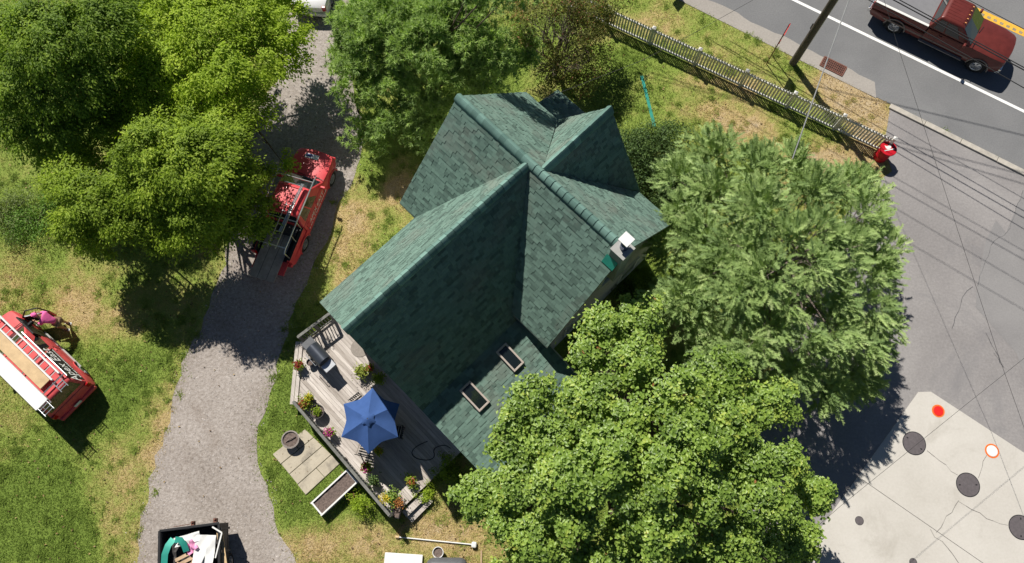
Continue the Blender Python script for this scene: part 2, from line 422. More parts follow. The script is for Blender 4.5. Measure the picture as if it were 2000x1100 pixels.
# gravel driveway
left_e = [(600, -160), (575, -60), (560, 40), (535, 160), (490, 270), (455, 400), (432, 520), (398, 610), (368, 700), (335, 790), (305, 880), (283, 970), (268, 1060), (262, 1180), (262, 1300)]
right_e = [(760, -160), (690, -60), (672, 60), (690, 180), (716, 288), (692, 350), (645, 440), (605, 520), (578, 600), (556, 680), (522, 770), (506, 870), (516, 960), (552, 1050), (600, 1140), (660, 1300)]
le = smooth_line([G2(*p) for p in left_e]); re_ = smooth_line([G2(*p) for p in right_e])
DRIVE = ragged(le + re_[::-1], .32, .3, 3)
sheet('driveway', DRIVE, .004, MT['gravel'])

# road
RA, RB = Vector(G2(1550, 0)), Vector(G2(2000, 218)); rd = (RB - RA).normalized(); rn = Vector((-rd.y, rd.x))
if rn.y < 0: rn = -rn
def road_pt(along, off): p = RA + rd * along + rn * off; return (p.x, p.y)
EDGE = (Vector(G2(1535, 102)) - RA).dot(rn)           # grass edge, negative offset from the white line
ROAD = [road_pt(-300, EDGE), road_pt(300, EDGE), road_pt(300, 11), road_pt(-300, 11)]
sheet('road', ROAD, .006, MT['asphalt'])
sh = [road_pt(a, EDGE + .55 + .35 * float(fbm(a, 3, .7))) for a in np.arange(-30, 5.6, .4)]
sheet('road_shoulder', [road_pt(-30, EDGE - .06)] + sh[::1] + [road_pt(5.6, EDGE - .06)], .010, MT['sandy'])
wl = MB(); z = .014
def strip(a0, a1, o0, o1, z): return [(*road_pt(a0, o0), z), (*road_pt(a1, o0), z), (*road_pt(a1, o1), z), (*road_pt(a0, o1), z)]
wl.quad(*strip(-120, 120, -.075, .075, .012)); tag(wl.build('white_edge_line', MT['roadwhite']), kind='structure')
YO = (Vector(G2(1972, 52)) - RA).dot(rn)
yl = MB(); yl.quad(*strip(-120, 120, YO - .2, YO - .09, .012)); yl.quad(*strip(-120, 120, YO + .09, YO + .2, .012)); yl.quad(*strip(-120, 120, YO - .09, YO + .09, .011))
yo = tag(yl.build('yellow_centre_line', MT['roadyellow']), kind='structure')
grv = MB()
for k in np.arange(2, 26, .32): grv.quad(*strip(k, k + .17, YO - .12, YO + .02, .016))
grm = grv.build('rumble_groove', mat('worn_groove', (.3, .25, .16), .9, var=.3), yo); grm['kind'] = 'stuff'

# parking lot beside the road
KA = Vector(G2(1738, 206)); ka = (KA - RA).dot(rd)
LOT = [road_pt(ka, EDGE - .02), G2(1727, 285), G2(1742, 335), G2(1690, 370), G2(1590, 500), G2(1520, 690), G2(1470, 800), G2(1450, 1000), G2(1440, 1260)] + [(40, -14), road_pt(45, EDGE - .02)]
sheet('parking_lot', LOT, .004, MT['pavement'])
def flat_poly(name, pts, z, m, parent=None): return sheet(name, [G2(*p) for p in pts], z, m, parent)
flat_poly('asphalt_patch', [(1965, 455), (1998, 372), (2060, 400), (2060, 900), (1985, 690), (1905, 600), (1908, 560), (1925, 470), (1945, 430)], .008, MT['patch'])
def crack(name, pts, wd, z, m, seed=1):
    r = random.Random(seed); P = [Vector(G2(*p)) for p in pts]; Q = []
    for a, b in zip(P, P[1:]):
        k = max(2, int((b - a).length / .25))
        for j in range(k):
            q = a.lerp(b, j / k); Q.append(q + Vector((r.uniform(-1, 1), r.uniform(-1, 1))) * .045)
    Q.append(P[-1]); mb = MB()
    for a, b in zip(Q, Q[1:]):
        n = Vector((-(b - a).y, (b - a).x)).normalized() * wd * r.uniform(.4, 1.2) / 2
        mb.quad((*(a - n), z), (*(b - n), z), (*(b + n), z), (*(a + n), z))
    o = mb.build(name, m); o['kind'] = 'structure'; return o
crack('pavement_crack', [(1860, 640), (1880, 580), (1900, 560)], .025, .0105, MT['seal'], 4)
crack('pavement_crack', [(1940, 690), (1960, 720), (1925, 650)], .03, .0105, MT['seal'], 5)
crack('pavement_crack', [(1908, 560), (1940, 470), (1968, 455), (1998, 372)], .018, .0115, MT['seal'], 6)

# kerb stones along the lot
kb = tag(empty('kerb', (*road_pt(ka, EDGE), 0), math.atan2(rd.y, rd.x)), kind='structure')
st = MB(); st.box((.87, -.13, .035), (1.725, .26, .11)); stm = st.mesh('kerb_stone', MT['kerb'])
for k in range(14):
    o = link('kerb_stone', stm, kb, (k * 1.745, random.uniform(-.008, .008), random.uniform(-.006, .006)))
    m = o.modifiers.new('bevel', 'BEVEL'); m.width = .02; m.segments = 2

# concrete pad of the filling area, slab by slab
pd = tag(empty('concrete_pad', (*G2(1800, 760), 0)), kind='structure'); po = Vector(G2(1800, 760))
pa, pb_ = Vector(G2(1806, 757)), Vector(G2(2000, 884)); pu = (pb_ - pa).normalized(); pv = Vector((-pu.y, pu.x))
if pv.y > 0: pv = -pv
pl = Vector(G2(1789, 758)); ql = Vector(G2(1615, 1000)); pw = (ql - pl).normalized()
def padp(a, b): q = pa + pu * a + pw * b; return (q.x - po.x, q.y - po.y)
_j = Vector(G2(1740, 976)) - pa; _det = pu.x * pw.y - pu.y * pw.x; JB = (pu.x * _j.y - pu.y * _j.x) / _det
ja = [0, 8.2, 16]; jb = [0, JB, 16]
gap = .012
for i in range(2):
    for j in range(2):
        a0, a1, b0, b1 = ja[i] + gap, ja[i + 1] - gap, jb[j] + gap, jb[j + 1] - gap
        if i == 0: a0 = -.1
        poly = [padp(a0, b0), padp(a1, b0), padp(a1, b1), padp(a0, b1)]
        if i == 0 and j == 0: poly = [padp(.28, b0), padp(a1, b0), padp(a1, b1), padp(-.1, b1), padp(-.1, .33)]
        mb = MB(); mb.prism(poly, .0, .018); mb.build('slab', MT['concrete'], pd)
mb = MB(); mb.prism([padp(-.08, .3), padp(.3, .03), padp(15.9, .03), padp(15.9, 15.9), padp(-.08, 15.9)], 0, .010); mb.build('joint_bed', MT['crack'], pd)
for pts, s in (([(1812, 882), (1870, 928)], 1), ([(1815, 1036), (1850, 1070), (1880, 1110)], 2), ([(1873, 978), (1850, 1010), (1828, 1040)], 3), ([(1873, 978), (1925, 1012), (1968, 1026)], 4), ([(1910, 935), (1925, 890), (1945, 870)], 5)):
    c = crack('slab_crack', pts, .022, .0205, MT['crack'], s)
    c.parent = pd; c.location = (-po.x, -po.y, 0); del c['kind']

# ============================================================ HOUSE
HO = (.587, 10.836, 0); HA = R(-45.352)
house = tag(empty('house', HO, HA), 'cottage with steep green shingled cross-gable roof and rear deck side', 'house')
hc, hs = math.cos(HA), math.sin(HA)
def to_house(p): x, y = p[0] - HO[0], p[1] - HO[1]; return (x * hc + y * hs, -x * hs + y * hc)
U0, U1, WV, ZE, ZR, WW, WL = -3.503, 4.455, 3.446, 3.986, 7.649, 2.633, 8.2
KM = (ZR - ZE) / WV; KW = (ZR - ZE) / WW
DU, DA, DZ, DL = .465, 2.212, 7.479, 3.53; KD = (DZ - 3.872) / DA
UB, ZB, KS, UE = 2.9, ZR - KW * 2.9, .25, 6.3
v0 = (ZR - DZ) / KM
pz = [to_house(G(*p, 2.7)) for p in ((1040, 205), (1135, 176), (1190, 217), (1098, 245))]
PORCH = [(min(q[0] for q in pz), 3.15), (max(q[0] for q in pz) - .3, 3.15), (max(q[0] for q in pz) - .3, max(q[1] for q in pz) - .5), (min(q[0] for q in pz), max(q[1] for q in pz) - .5)]
PLANES = [  # plan outline, height, downslope direction, slope
    ([(U0, 0), (DU, 0), (DU, v0), (DU - DA, WV), (U0, WV)], lambda u, v: ZR - KM * v, (0, 1), KM),
    ([(DU, 0), (U1, 0), (U1, WV), (DU + DA, WV), (DU, v0)], lambda u, v: ZR - KM * v, (0, 1), KM),
    ([(DU, v0), (DU, DL), (DU - DA, DL)], lambda u, v: DZ - KD * (DU - u), (-1, 0), KD),
    ([(DU, v0), (DU + DA, DL), (DU, DL)], lambda u, v: DZ - KD * (u - DU), (1, 0), KD),
    ([(U0, 0), (0, 0), (-WW, -WV), (U0, -WV)], lambda u, v: ZR + KM * v, (0, -1), KM),
    ([(0, 0), (U1, 0), (U1, -WV), (WW, -WV)], lambda u, v: ZR + KM * v, (0, -1), KM),
    ([(0, 0), (-WW, -WV), (-WW, -WL), (0, -WL)], lambda u, v: ZR + KW * u, (-1, 0), KW),
    ([(0, 0), (0, -WV), (WW, -WV)], lambda u, v: ZR - KW * u, (1, 0), KW),
    ([(0, -WV), (0, -WL), (UB, -WL), (UB, -WV)], lambda u, v: ZR - KW * u, (1, 0), KW),
    ([(UB, -WL), (UE, -WL), (UE, -3.2), (UB, -3.2)], lambda u, v: ZB - KS * (u - UB), (1, 0), KS),
    (PORCH, lambda u, v: 2.75 - .3 * (v - 3.15), (0, 1), .3),
]
roof = MB()
def ccw(p):
    a = sum(p[i - 1][0] * p[i][1] - p[i][0] * p[i - 1][1] for i in range(len(p)))
    return p if a > 0 else p[::-1]
SH = []      # every shingle: corners (top), lower z, tint
for poly, zf, dn, k in PLANES:
    poly = ccw(poly); n = len(poly)
    vs = [(u, v, zf(u, v) - .13) for u, v in poly] + [(u, v, zf(u, v)) for u, v in poly]
    roof.add(vs, [tuple(range(n - 1, -1, -1)), tuple(range(n, 2 * n))] + [(i, (i + 1) % n, n + (i + 1) % n, n + i) for i in range(n)])
    d = Vector(dn); sdir = Vector((-d.y, d.x)); cs = 1 / math.sqrt(1 + k * k)
    st_ = lambda u, v: (u * sdir.x + v * sdir.y, -(u * d.x + v * d.y))
    un = lambda s, p: (s * sdir.x - p * d.x, s * sdir.y - p * d.y)
    cp = ccw([st_(*q) for q in poly]); s0, s1 = min(q[0] for q in cp), max(q[0] for q in cp); p0, p1 = min(q[1] for q in cp), max(q[1] for q in cp)
    ex = .135 * cs; row = 0; p = math.floor(p0 / ex) * ex
    while p < p1:
        s = s0 - random.uniform(0, .3)
        while s < s1:
            wd = random.choice((.13, .17, .2, .24, .28, .33))
            q = clip_convex([(s, p - (.03 if row == 0 else 0)), (s + wd, p - (.03 if row == 0 else 0)), (s + wd, p + ex * 1.12), (s, p + ex * 1.12)], cp)
            if len(q) >= 3:
                a = abs(sum(q[i - 1][0] * q[i][1] - q[i][0] * q[i - 1][1] for i in range(len(q)))) / 2
                if a > .002:
                    th = random.choice((.004, .007)); base_h = random.choice((.008, .02)); top = []
                    for ss, pp in q:
                        u, v = un(ss, pp); f = max(0, 1 - (pp - p) / (ex * 1.12)); top.append((u, v, zf(u, v) + (base_h + th * f) / cs))
                    t = random.random(); t = .12 + .2 * random.random() if t < .22 else .38 + .42 * random.random()
                    SH.append((top, a / cs, t, k))
            s += wd + .004
        p += ex; row += 1
rf = roof.build('roof', MT['trim'], house)
def shingle_geo(mb, top, t, off=(0, 0, 0)):
    n = len(top); vs = [(x - off[0], y - off[1], z - off[2]) for x, y, z in top]; vs += [(x, y, z - .045) for x, y, z in vs]
    mb.add(vs, [tuple(range(n))] + [(i, n + i, n + (i + 1) % n, (i + 1) % n) for i in range(n)], t)
camh = to_house((0, 0))
def facing(s):   # how large the piece shows from above the nadir
    c = np.mean(np.array(s[0]), 0); return s[1] / ((c[0] - camh[0]) ** 2 + (c[1] - camh[1]) ** 2 + (CAM_H - c[2]) ** 2)
cand = [s for s in SH if len(s[0]) == 4 and not (0 < s[0][0][0] < 2.9 and s[0][0][1] < -.2 and s[3] == KW) and s[0][0][1] < 0]
cand.sort(key=facing, reverse=True); single = cand[:300]; ids = set(id(s) for s in single)
bulk = MB()
for s in SH:
    if id(s) not in ids: shingle_geo(bulk, s[0], s[2])
o = bulk.build('shingles', MT['shingle'], rf); o['kind'] = 'stuff'
for s in single:
    c = np.mean(np.array(s[0]), 0); mb = MB(); shingle_geo(mb, s[0], s[2], c); mb.build('shingle', MT['shingle'], rf, tuple(c))

# ridge caps, one by one
def cap_mesh(k, tint, hw=.17, ln=.33):
    mb = MB(); prof = []
    for j in range(7):
        a = -1 + j / 3; y = a * hw * .97; zz = -abs(y) * k * .80 + .085 - .03 * (1 - abs(a)) ** 2 * 0 - (abs(a) ** 4) * .03
        prof.append((y, zz))
    prof = [(y, z + (.0 if abs(y) > .05 else -.02)) for y, z in prof]
    vs = [(0, y, z + .034) for y, z in prof] + [(ln, y, z) for y, z in prof] + [(0, y, z - .06) for y, z in prof] + [(ln, y, z - .06) for y, z in prof]
    n = 7; fs = [(i, i + 1, n + i + 1, n + i) for i in range(6)] + [(i, i + 1, 2 * n + i + 1, 2 * n + i) for i in range(6)]
    fs += [(n + i, n + i + 1, 3 * n + i + 1, 3 * n + i) for i in range(6)] + [(0, n, 3 * n, 2 * n), (n - 1, 2 * n - 1, 4 * n - 1, 3 * n - 1)]
    mb.add(vs, fs, tint); return mb.mesh('ridge_cap', MT['cap'], True, 50)
def ridge(a, b, k, z):
    a, b = Vector(a), Vector(b); L = (b - a).length; n = int(L / .27); rz = math.atan2((b - a).y, (b - a).x)
    var = [cap_mesh(k, t) for t in (.15, .35, .6, .8, .95)]
    for i in range(n):
        p = a.lerp(b, i / n); link('ridge_cap', random.choice(var), rf, (p.x, p.y, z + random.uniform(0, .006)), rz + random.uniform(-.015, .015))
ridge((U0 - .03, 0), (0, 0), KM, ZR); ridge((U1, 0), (0, 0), KM, ZR)
ridge((0, -WL - .03), (0, -.18), KW, ZR); ridge((DU, DL + .02), (DU, v0 + .1), KD, DZ)

wall = MB()
def gable(axis, a0, a1, prof):
    n = len(prof); f = (lambda a, q: (a, q[0], q[1])) if axis == 'u' else (lambda a, q: (q[0], a, q[1]))
    wall.add([f(a0, q) for q in prof] + [f(a1, q) for q in prof], [tuple(range(n)), tuple(range(2 * n - 1, n - 1, -1))] + [(i, (i + 1) % n, n + (i + 1) % n, n + i) for i in range(n)])
gable('u', U0 + .22, U1 - .22, [(-3.1, 0), (3.1, 0), (3.1, ZR - KM * 3.1 - .16), (0, ZR - .16), (-3.1, ZR - KM * 3.1 - .16)])
gable('v', -WL + .3, -2.9, [(-2.35, 0), (2.85, 0), (2.85, ZR - KW * 2.85 - .16), (0, ZR - .16), (-2.35, ZR - KW * 2.35 - .16)])
gable('v', -WL + .32, -3.12, [(2.8, 0), (5.95, 0), (5.95, ZB - KS * (5.95 - UB) - .15), (2.9, ZB - .15), (2.8, ZB - .15)])
gable('v', 2.9, DL - .22, [(DU - 1.95, 0), (DU + 1.95, 0), (DU + 1.95, DZ - KD * 1.95 - .16), (DU, DZ - .16), (DU - 1.95, DZ - KD * 1.95 - .16)])
wall.build('wall', MT['siding'], house)
for (uu, vv) in ((PORCH[0][0] + .15, PORCH[2][1] - .15), (PORCH[1][0] - .15, PORCH[2][1] - .15)):
    mb = MB(); mb.box((uu, vv, 1.0), (.12, .12, 2.0)); mb.build('porch_post', MT['white'], house)

def window(c, along, wd, h, out):
    """c centre on the wall, along/out unit vectors in the plan"""
    a = Vector((*along, 0)); o = Vector((*out, 0)); up = Vector((0, 0, 1)); c = Vector(c)
    fr = MB()
    for s in (-1, 1):
        fr.bar(c + a * s * (wd / 2 + .03) - up * h / 2 + o * .02, c + a * s * (wd / 2 + .03) + up * h / 2 + o * .02, .08, .08, up=o)
        fr.bar(c - a * (wd / 2 + .07) + up * s * (h / 2 + .03) + o * .03, c + a * (wd / 2 + .07) + up * s * (h / 2 + .03) + o * .03, .09, .08, up=o)
    fr.bar(c - a * wd / 2 + o * .015, c + a * wd / 2 + o * .015, .04, .04, up=o)
    f = fr.build('window', MT['white'], house)
    g = MB(); g.quad(c - a * wd / 2 - up * h / 2 + o * .008, c + a * wd / 2 - up * h / 2 + o * .008, c + a * wd / 2 + up * h / 2 + o * .008, c - a * wd / 2 + up * h / 2 + o * .008)
    g.build('pane', MT['glass'], f)
for vv, zz in ((-1.6, 1.6), (1.6, 1.6), (0, 4.8)): window((U1 - .22, vv, zz), (0, 1), .9, 1.3, (1, 0))
for uu, zz in ((-1.2, 4.6), (.9, 4.6), (4.3, 1.7)): window((uu, -WL + (.3 if uu < 2 else .32), zz), (1, 0), .9, 1.2, (0, -1))
dr = MB(); dr.box((-.4, -WL + .28, 1.5), (1.9, .06, 2.1)); d_ = dr.build('door', MT['white'], house)
g = MB(); g.box((-.85, -WL + .24, 1.5), (.75, .02, 1.8)); g.box((.05, -WL + .24, 1.5), (.75, .02, 1.8)); g.build('pane', MT['glass'], d_)
h_ = MB(); h_.bar((-.4, -WL + .215, 1.4), (-.4, -WL + .215, 1.65), .03, .04); h_.build('handle', MT['dark'], d_)

# roof windows in the low slope
MT['skyframe'] = mat('roof_window_frame', (.5, .43, .38), .5, var=.1)
def skylight(u0, u1, w0, w1):
    zf = lambda u: ZB - KS * (u - UB)
    sk = MB(); t = .07; hh = .15
    for a, b, c, d in ((u0, u1, w0, w0 + t), (u0, u1, w1 - t, w1), (u0, u0 + t, w0 + t, w1 - t), (u1 - t, u1, w0 + t, w1 - t)):
        sk.add([(a, c, zf(a) - .02), (b, c, zf(b) - .02), (b, d, zf(b) - .02), (a, d, zf(a) - .02), (a, c, zf(a) + hh), (b, c, zf(b) + hh), (b, d, zf(b) + hh), (a, d, zf(a) + hh)], [(0, 3, 2, 1), (4, 5, 6, 7), (0, 1, 5, 4), (1, 2, 6, 5), (2, 3, 7, 6), (3, 0, 4, 7)])
    s = sk.build('skylight', MT['skyframe'], house, bevel=.01)
    g = MB(); g.quad((u0 + t, w0 + t, zf(u0 + t) + hh - .03), (u1 - t, w0 + t, zf(u1 - t) + hh - .03), (u1 - t, w1 - t, zf(u1 - t) + hh - .03), (u0 + t, w1 - t, zf(u0 + t) + hh - .03)); g.build('pane', MT['glass'], s)
skylight(3.30, 4.34, -6.76, -6.23); skylight(3.22, 4.2, -4.84, -4.33)

# chimney chase at the gable end
ch = MB(); cu0, cu1, cv0, cv1 = 4.08, 4.6, -.42, .12; cm = (cu0 + cu1) / 2
ch.box((cm, (cv0 + cv1) / 2, 6.7), (cu1 - cu0, cv1 - cv0, 2.4))
c_ = ch.build('chimney', MT['stucco'], house, bevel=.015)
mb = MB(); mb.box((cm, (cv0 + cv1) / 2, 7.93), (cu1 - cu0 + .05, cv1 - cv0 + .05, .05)); mb.build('coping', MT['trim'], c_)
mb = MB(); mb.lathe([(.14, 7.95), (.14, 8.25), (.12, 8.27)], 16, (cm, -.1, 0)); mb.build('flue', mat('flue_steel', (.12, .15, .24), .25, .9, var=.05), c_, smooth=True)
mb = MB(); mb.box((cm - .06, -.02, 8.42), (.38, .38, .04)); mb.tube([(cm, -.1, 8.25), (cm - .03, -.06, 8.41)], .03); mb.build('flue_cap', MT['white'], c_)
f0, f1 = cv0 - .22, cv0 - .01; mb = MB()
mb.add([(cu0 - .06, f0, ZR + KM * f0 + .06), (cu1 - .1, f0, ZR + KM * f0 + .06), (cu1 - .1, f1, ZR + KM * f1 + .16), (cu0 - .06, f1, ZR + KM * f1 + .16), (cu0 - .06, f0, ZR + KM * f0 - .05), (cu1 - .1, f0, ZR + KM * f0 - .05), (cu1 - .1, f1, ZR + KM * f1 - .05), (cu0 - .06, f1, ZR + KM * f1 - .05)], [(0, 1, 2, 3), (0, 4, 5, 1), (1, 5, 6, 2), (3, 2, 6, 7), (0, 3, 7, 4)])
mb.build('flashing', MT['teal'], c_)

# ============================================================ TREES
MT['leaf_maple'] = leafmat('maple_leaf', [(0, (.12, .2, .035)), (.45, (.24, .365, .065)), (.8, (.345, .475, .09)), (.97, (.44, .53, .1)), (1, (.4, .18, .07))], .32, .42, .45)
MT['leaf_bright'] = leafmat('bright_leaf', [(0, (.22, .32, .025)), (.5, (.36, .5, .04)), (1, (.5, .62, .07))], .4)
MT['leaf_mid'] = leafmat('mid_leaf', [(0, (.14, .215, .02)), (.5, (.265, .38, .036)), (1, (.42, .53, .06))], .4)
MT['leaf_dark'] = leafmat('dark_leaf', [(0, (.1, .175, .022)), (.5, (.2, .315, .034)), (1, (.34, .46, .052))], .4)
MT['leaf_yew'] = leafmat('yew_leaf', [(0, (.045, .085, .025)), (.5, (.08, .14, .036)), (1, (.14, .21, .05))], .15)
MT['needle_spruce'] = leafmat('spruce_needle', [(0, (.17, .26, .09)), (.5, (.3, .42, .14)), (.9, (.43, .55, .21)), (1, (.47, .55, .27))], .25)
MT['needle_pine'] = leafmat('pine_needle', [(0, (.22, .33, .11)), (.5, (.34, .48, .14)), (1, (.45, .6, .18))], .38)
MT['leaf_brown'] = leafmat('autumn_leaf', [(0, (.10, .09, .035)), (.5, (.18, .2, .05)), (.85, (.26, .29, .06)), (1, (.36, .16, .09))])

def unit(v): return v / np.maximum(np.linalg.norm(v, axis=1, keepdims=True), 1e-9)
def rand_dir(n): return unit(rng.normal(size=(n, 3)))
def leaves(name, C, Nn, L, W, tint, m, parent, fold=.25, axis=None):
    """kite-shaped folded leaves: centres, normals, lengths, widths"""
    n = len(C); Nn = unit(Nn); a = rand_dir(n) if axis is None else unit(axis)
    t = unit(np.cross(Nn, np.cross(a, Nn))); b = np.cross(Nn, t)
    L = np.broadcast_to(L, n)[:, None]; W = np.broadcast_to(W, n)[:, None]
    p0 = C - t * L * .5; p1 = C + b * W * .5 + t * L * .05 + Nn * W * fold; p2 = C + t * L * .5 - Nn * L * .12; p3 = C - b * W * .5 + t * L * .05 + Nn * W * fold
    V = np.stack([p0, p1, p2, p3], 1).reshape(-1, 3); i = np.arange(n)[:, None] * 4
    F = np.concatenate([i + [0, 1, 2], i + [0, 2, 3]], 1).reshape(-1, 3)
    return link(name, fast_mesh(name, V, F, m, np.repeat(tint, 2)), parent)
def crown_pts(lobes, n_clump, n_leaf, cr, flat=.6, inner=.12):
    """leaf positions in clumps spread over the shells of the crown's lobes; also outward normals and clump tints"""
    P = []; O = []; T = []
    tot = sum(l[3] * l[4] for l in lobes)
    for x, y, z, r, h in lobes:
        k = max(3, int(n_clump * r * h / tot))
        d = rand_dir(k); d[:, 2] = np.where(d[:, 2] < -.35, -d[:, 2] * .6, d[:, 2])
        sh = np.where(rng.random(k) < inner, rng.uniform(.3, .75, k), rng.uniform(.8, 1.08, k)); sp_ = rng.random(k) < .16; sh = np.where(sp_, rng.uniform(1.12, 1.55, k), sh)
        c = np.array([x, y, z]) + d * np.array([r, r, h]) * sh[:, None]
        for j in range(k):
            m = int(n_leaf * (rng.uniform(.5, 1.4) if not sp_[j] else rng.uniform(.25, .6))); q = rng.normal(size=(m, 3)) * .5; q *= rng.uniform(.7, 1.25) * cr * (1 if not sp_[j] else .75); q[:, 2] *= flat
            q[:, 2] -= (q[:, 0] ** 2 + q[:, 1] ** 2) * .45 / cr
            P.append(c[j] + q); O.append(np.repeat(d[j][None], m, 0) * .7 + q / cr * .5)
            T.append(np.clip(rng.normal(.45 + rng.normal(0, .17), .18, m), 0, .97))
    return np.concatenate(P), np.concatenate(O), np.concatenate(T)
def trunk_mesh(mb, base, top, r, limbs):
    base, top = Vector(base), Vector(top); k = 6
    path = [base.lerp(top, i / k) + Vector((random.uniform(-.08, .08), random.uniform(-.08, .08), 0)) * (i > 0) for i in range(k + 1)]
    mb.tube(path, [r * (1.25 if i == 0 else 1 - .11 * i) for i in range(k + 1)], 9)
    for e in limbs:
        e = Vector(e); a = path[random.randint(2, 5)]; mid = a.lerp(e, .5) + Vector((0, 0, -.1 * (e - a).length))
        mb.tube([a, mid, e], [r * .38, r * .22, r * .07], 6)
        for _ in range(3):
            s = mid.lerp(e, random.uniform(.2, .8)); q = s + Vector((random.uniform(-1, 1), random.uniform(-1, 1), random.uniform(-.2, .8))) * .9
            mb.tube([s, s.lerp(q, .5) + Vector((0, 0, .06)), q], [r * .1, r * .06, r * .02], 4)
def broad_tree(name, label, basepx, height, lobes, m, n_clump, n_leaf, cr, leaf, group=None, flat=.6, up=1.4, trunk_r=.2, rgb=None, feather=None):
    """lobes are given relative to the trunk base: x, y, z, radius, half height"""
    b = G(*basepx); root = tag(empty(name, b), label, 'tree', group)
    P, O, T = crown_pts(lobes, n_clump, n_leaf, cr, flat)
    keep = P[:, 2] > .25; P, O, T = P[keep], O[keep], T[keep]
    nn = O * .8 + np.array([0, 0, up]) + rng.normal(size=P.shape) * .5
    if rgb is not None: T[rng.random(len(T)) < rgb] = 1
    leaves('crown', P, nn, leaf * rng.uniform(.55, 1.4, len(P)), leaf * (feather or .8) * rng.uniform(.7, 1.2, len(P)), T, m, root, axis=None if not feather else O * np.array([1, 1, .3]) + rng.normal(size=P.shape) * .35 - np.array([0, 0, .25]))
    mb = MB(); trunk_mesh(mb, (0, 0, -.1), (lobes[0][0] * .5, lobes[0][1] * .5, height * .8), trunk_r, [l[:3] for l in lobes]); mb.build('trunk', MT['bark'], root, smooth=True)
    return root

# broad maple in front of the low roof
def lobes_of(n, rx, ry, z0, z1, r0, r1, seed, hz=.75, cx=0, cy=0):
    r = np.random.default_rng(seed); out = []
    for i in range(n):
        a = 2.39996 * i + r.uniform(-.3, .3); q = math.sqrt((i + .5) / n)
        z = z1 - (z1 - z0) * q ** 1.8 + r.uniform(-.4, .4); rr = r.uniform(r0, r1)
        out.append((cx + math.cos(a) * q * rx, cy + math.sin(a) * q * ry, z, rr, rr * hz))
    return out
def outline_lobes(basepx, outline, cpx, z0, z1, spacing, r0, r1, seed, rad, hz=.8, under=.5):
    """lobes filling a surveyed crown outline; the crown is a dome from z0 at its rim to z1 at its centre"""
    r = np.random.default_rng(seed); b = G(*basepx); out = []; pts = []
    xs_ = [p[0] for p in outline]; ys_ = [p[1] for p in outline]
    for _ in range(9000):
        x, y = r.uniform(min(xs_), max(xs_)), r.uniform(min(ys_), max(ys_))
        if not bool(inpoly(np.array([x]), np.array([y]), outline)[0]): continue
        if all((x - q[0]) ** 2 + (y - q[1]) ** 2 > (spacing * q[2]) ** 2 for q in pts): pts.append((x, y, r.uniform(.8, 1.35)))
    for x, y, k in pts:
        d = math.hypot((x - cpx[0]) / rad[0], (y - cpx[1]) / rad[1]); z = z0 + (z1 - z0) * max(0, 1 - d ** 2) ** .6 + r.uniform(-.6, .6)
        rr = r.uniform(r0, r1) * k; p = G(x, y, z); out.append((p.x - b.x, p.y - b.y, z, rr, rr * hz))
        if r.random() < under:
            p = G(x + r.uniform(-30, 30), y + r.uniform(-30, 30), max(1.5, z - 1.9)); out.append((p.x - b.x, p.y - b.y, max(1.5, z - 1.9), rr * .9, rr * .5))
    return out
MB_ = (1235, 905)
mp = outline_lobes(MB_, [(1275 + (x_ - 1275) * 1.07, 920 + (y_ - 920) * 1.09) for x_, y_ in [(1190, 655), (1150, 670), (1135, 720), (1090, 755), (1045, 775), (1030, 810), (1000, 845), (1010, 885), (980, 920), (950, 955), (965, 1000), (985, 1060), (990, 1160), (1300, 1230), (1540, 1180), (1590, 1090), (1550, 1010), (1590, 950), (1570, 910), (1515, 880), (1495, 810), (1450, 770), (1390, 735), (1330, 735), (1285, 680), (1240, 655)]], (1265, 890), 3.4, 8.8, 62, .45, .68, 11, (380, 330), under=.6)
broad_tree('maple_tree', 'broad light green maple covering the low end of the house roof', MB_, 9, mp, MT['leaf_maple'], 1500, 118, .32, .125, trunk_r=.3, rgb=.0012, up=1.7)

def needle_shoots(name, S, D, L, m, parent, T, nn=9, nl=.13, nw=.026):
    """bottle-brush shoots: start, direction, length"""
    n = len(S); D = unit(D); up = np.array([0, 0, 1.0]); b = unit(np.cross(D, up + rng.normal(size=(n, 3)) * .15)); c = np.cross(b, D)
    V = []; k = 0; tt = []
    for i in range(nn):
        f = (i + .5) / nn
        for s in (-1, 1):
            p = S + D * (L * f)[:, None]
            ang = rng.uniform(-.2, .75, n)[:, None]
            d = unit(D * .75 + s * b * np.cos(ang) + c * np.sin(ang) + rng.normal(size=(n, 3)) * .12); ln = nl * (1.05 - .45 * f) * rng.uniform(.8, 1.2, n)[:, None]
            w_ = np.cross(d, c) * nw * .5
            V.append(np.stack([p - w_, p + w_, p + d * ln], 1)); tt.append(T)
    p = S + D * (L * .3)[:, None]; e = S + D * (L * 1.12)[:, None]; w_ = b * nw * .9
    V.append(np.stack([p - w_, p + w_, e], 1)); tt.append(T * .8)
    V = np.concatenate(V).reshape(-1, 3); F = np.arange(len(V)).reshape(-1, 3)
    return link(name, fast_mesh(name, V, F, m, np.concatenate(tt)), parent)

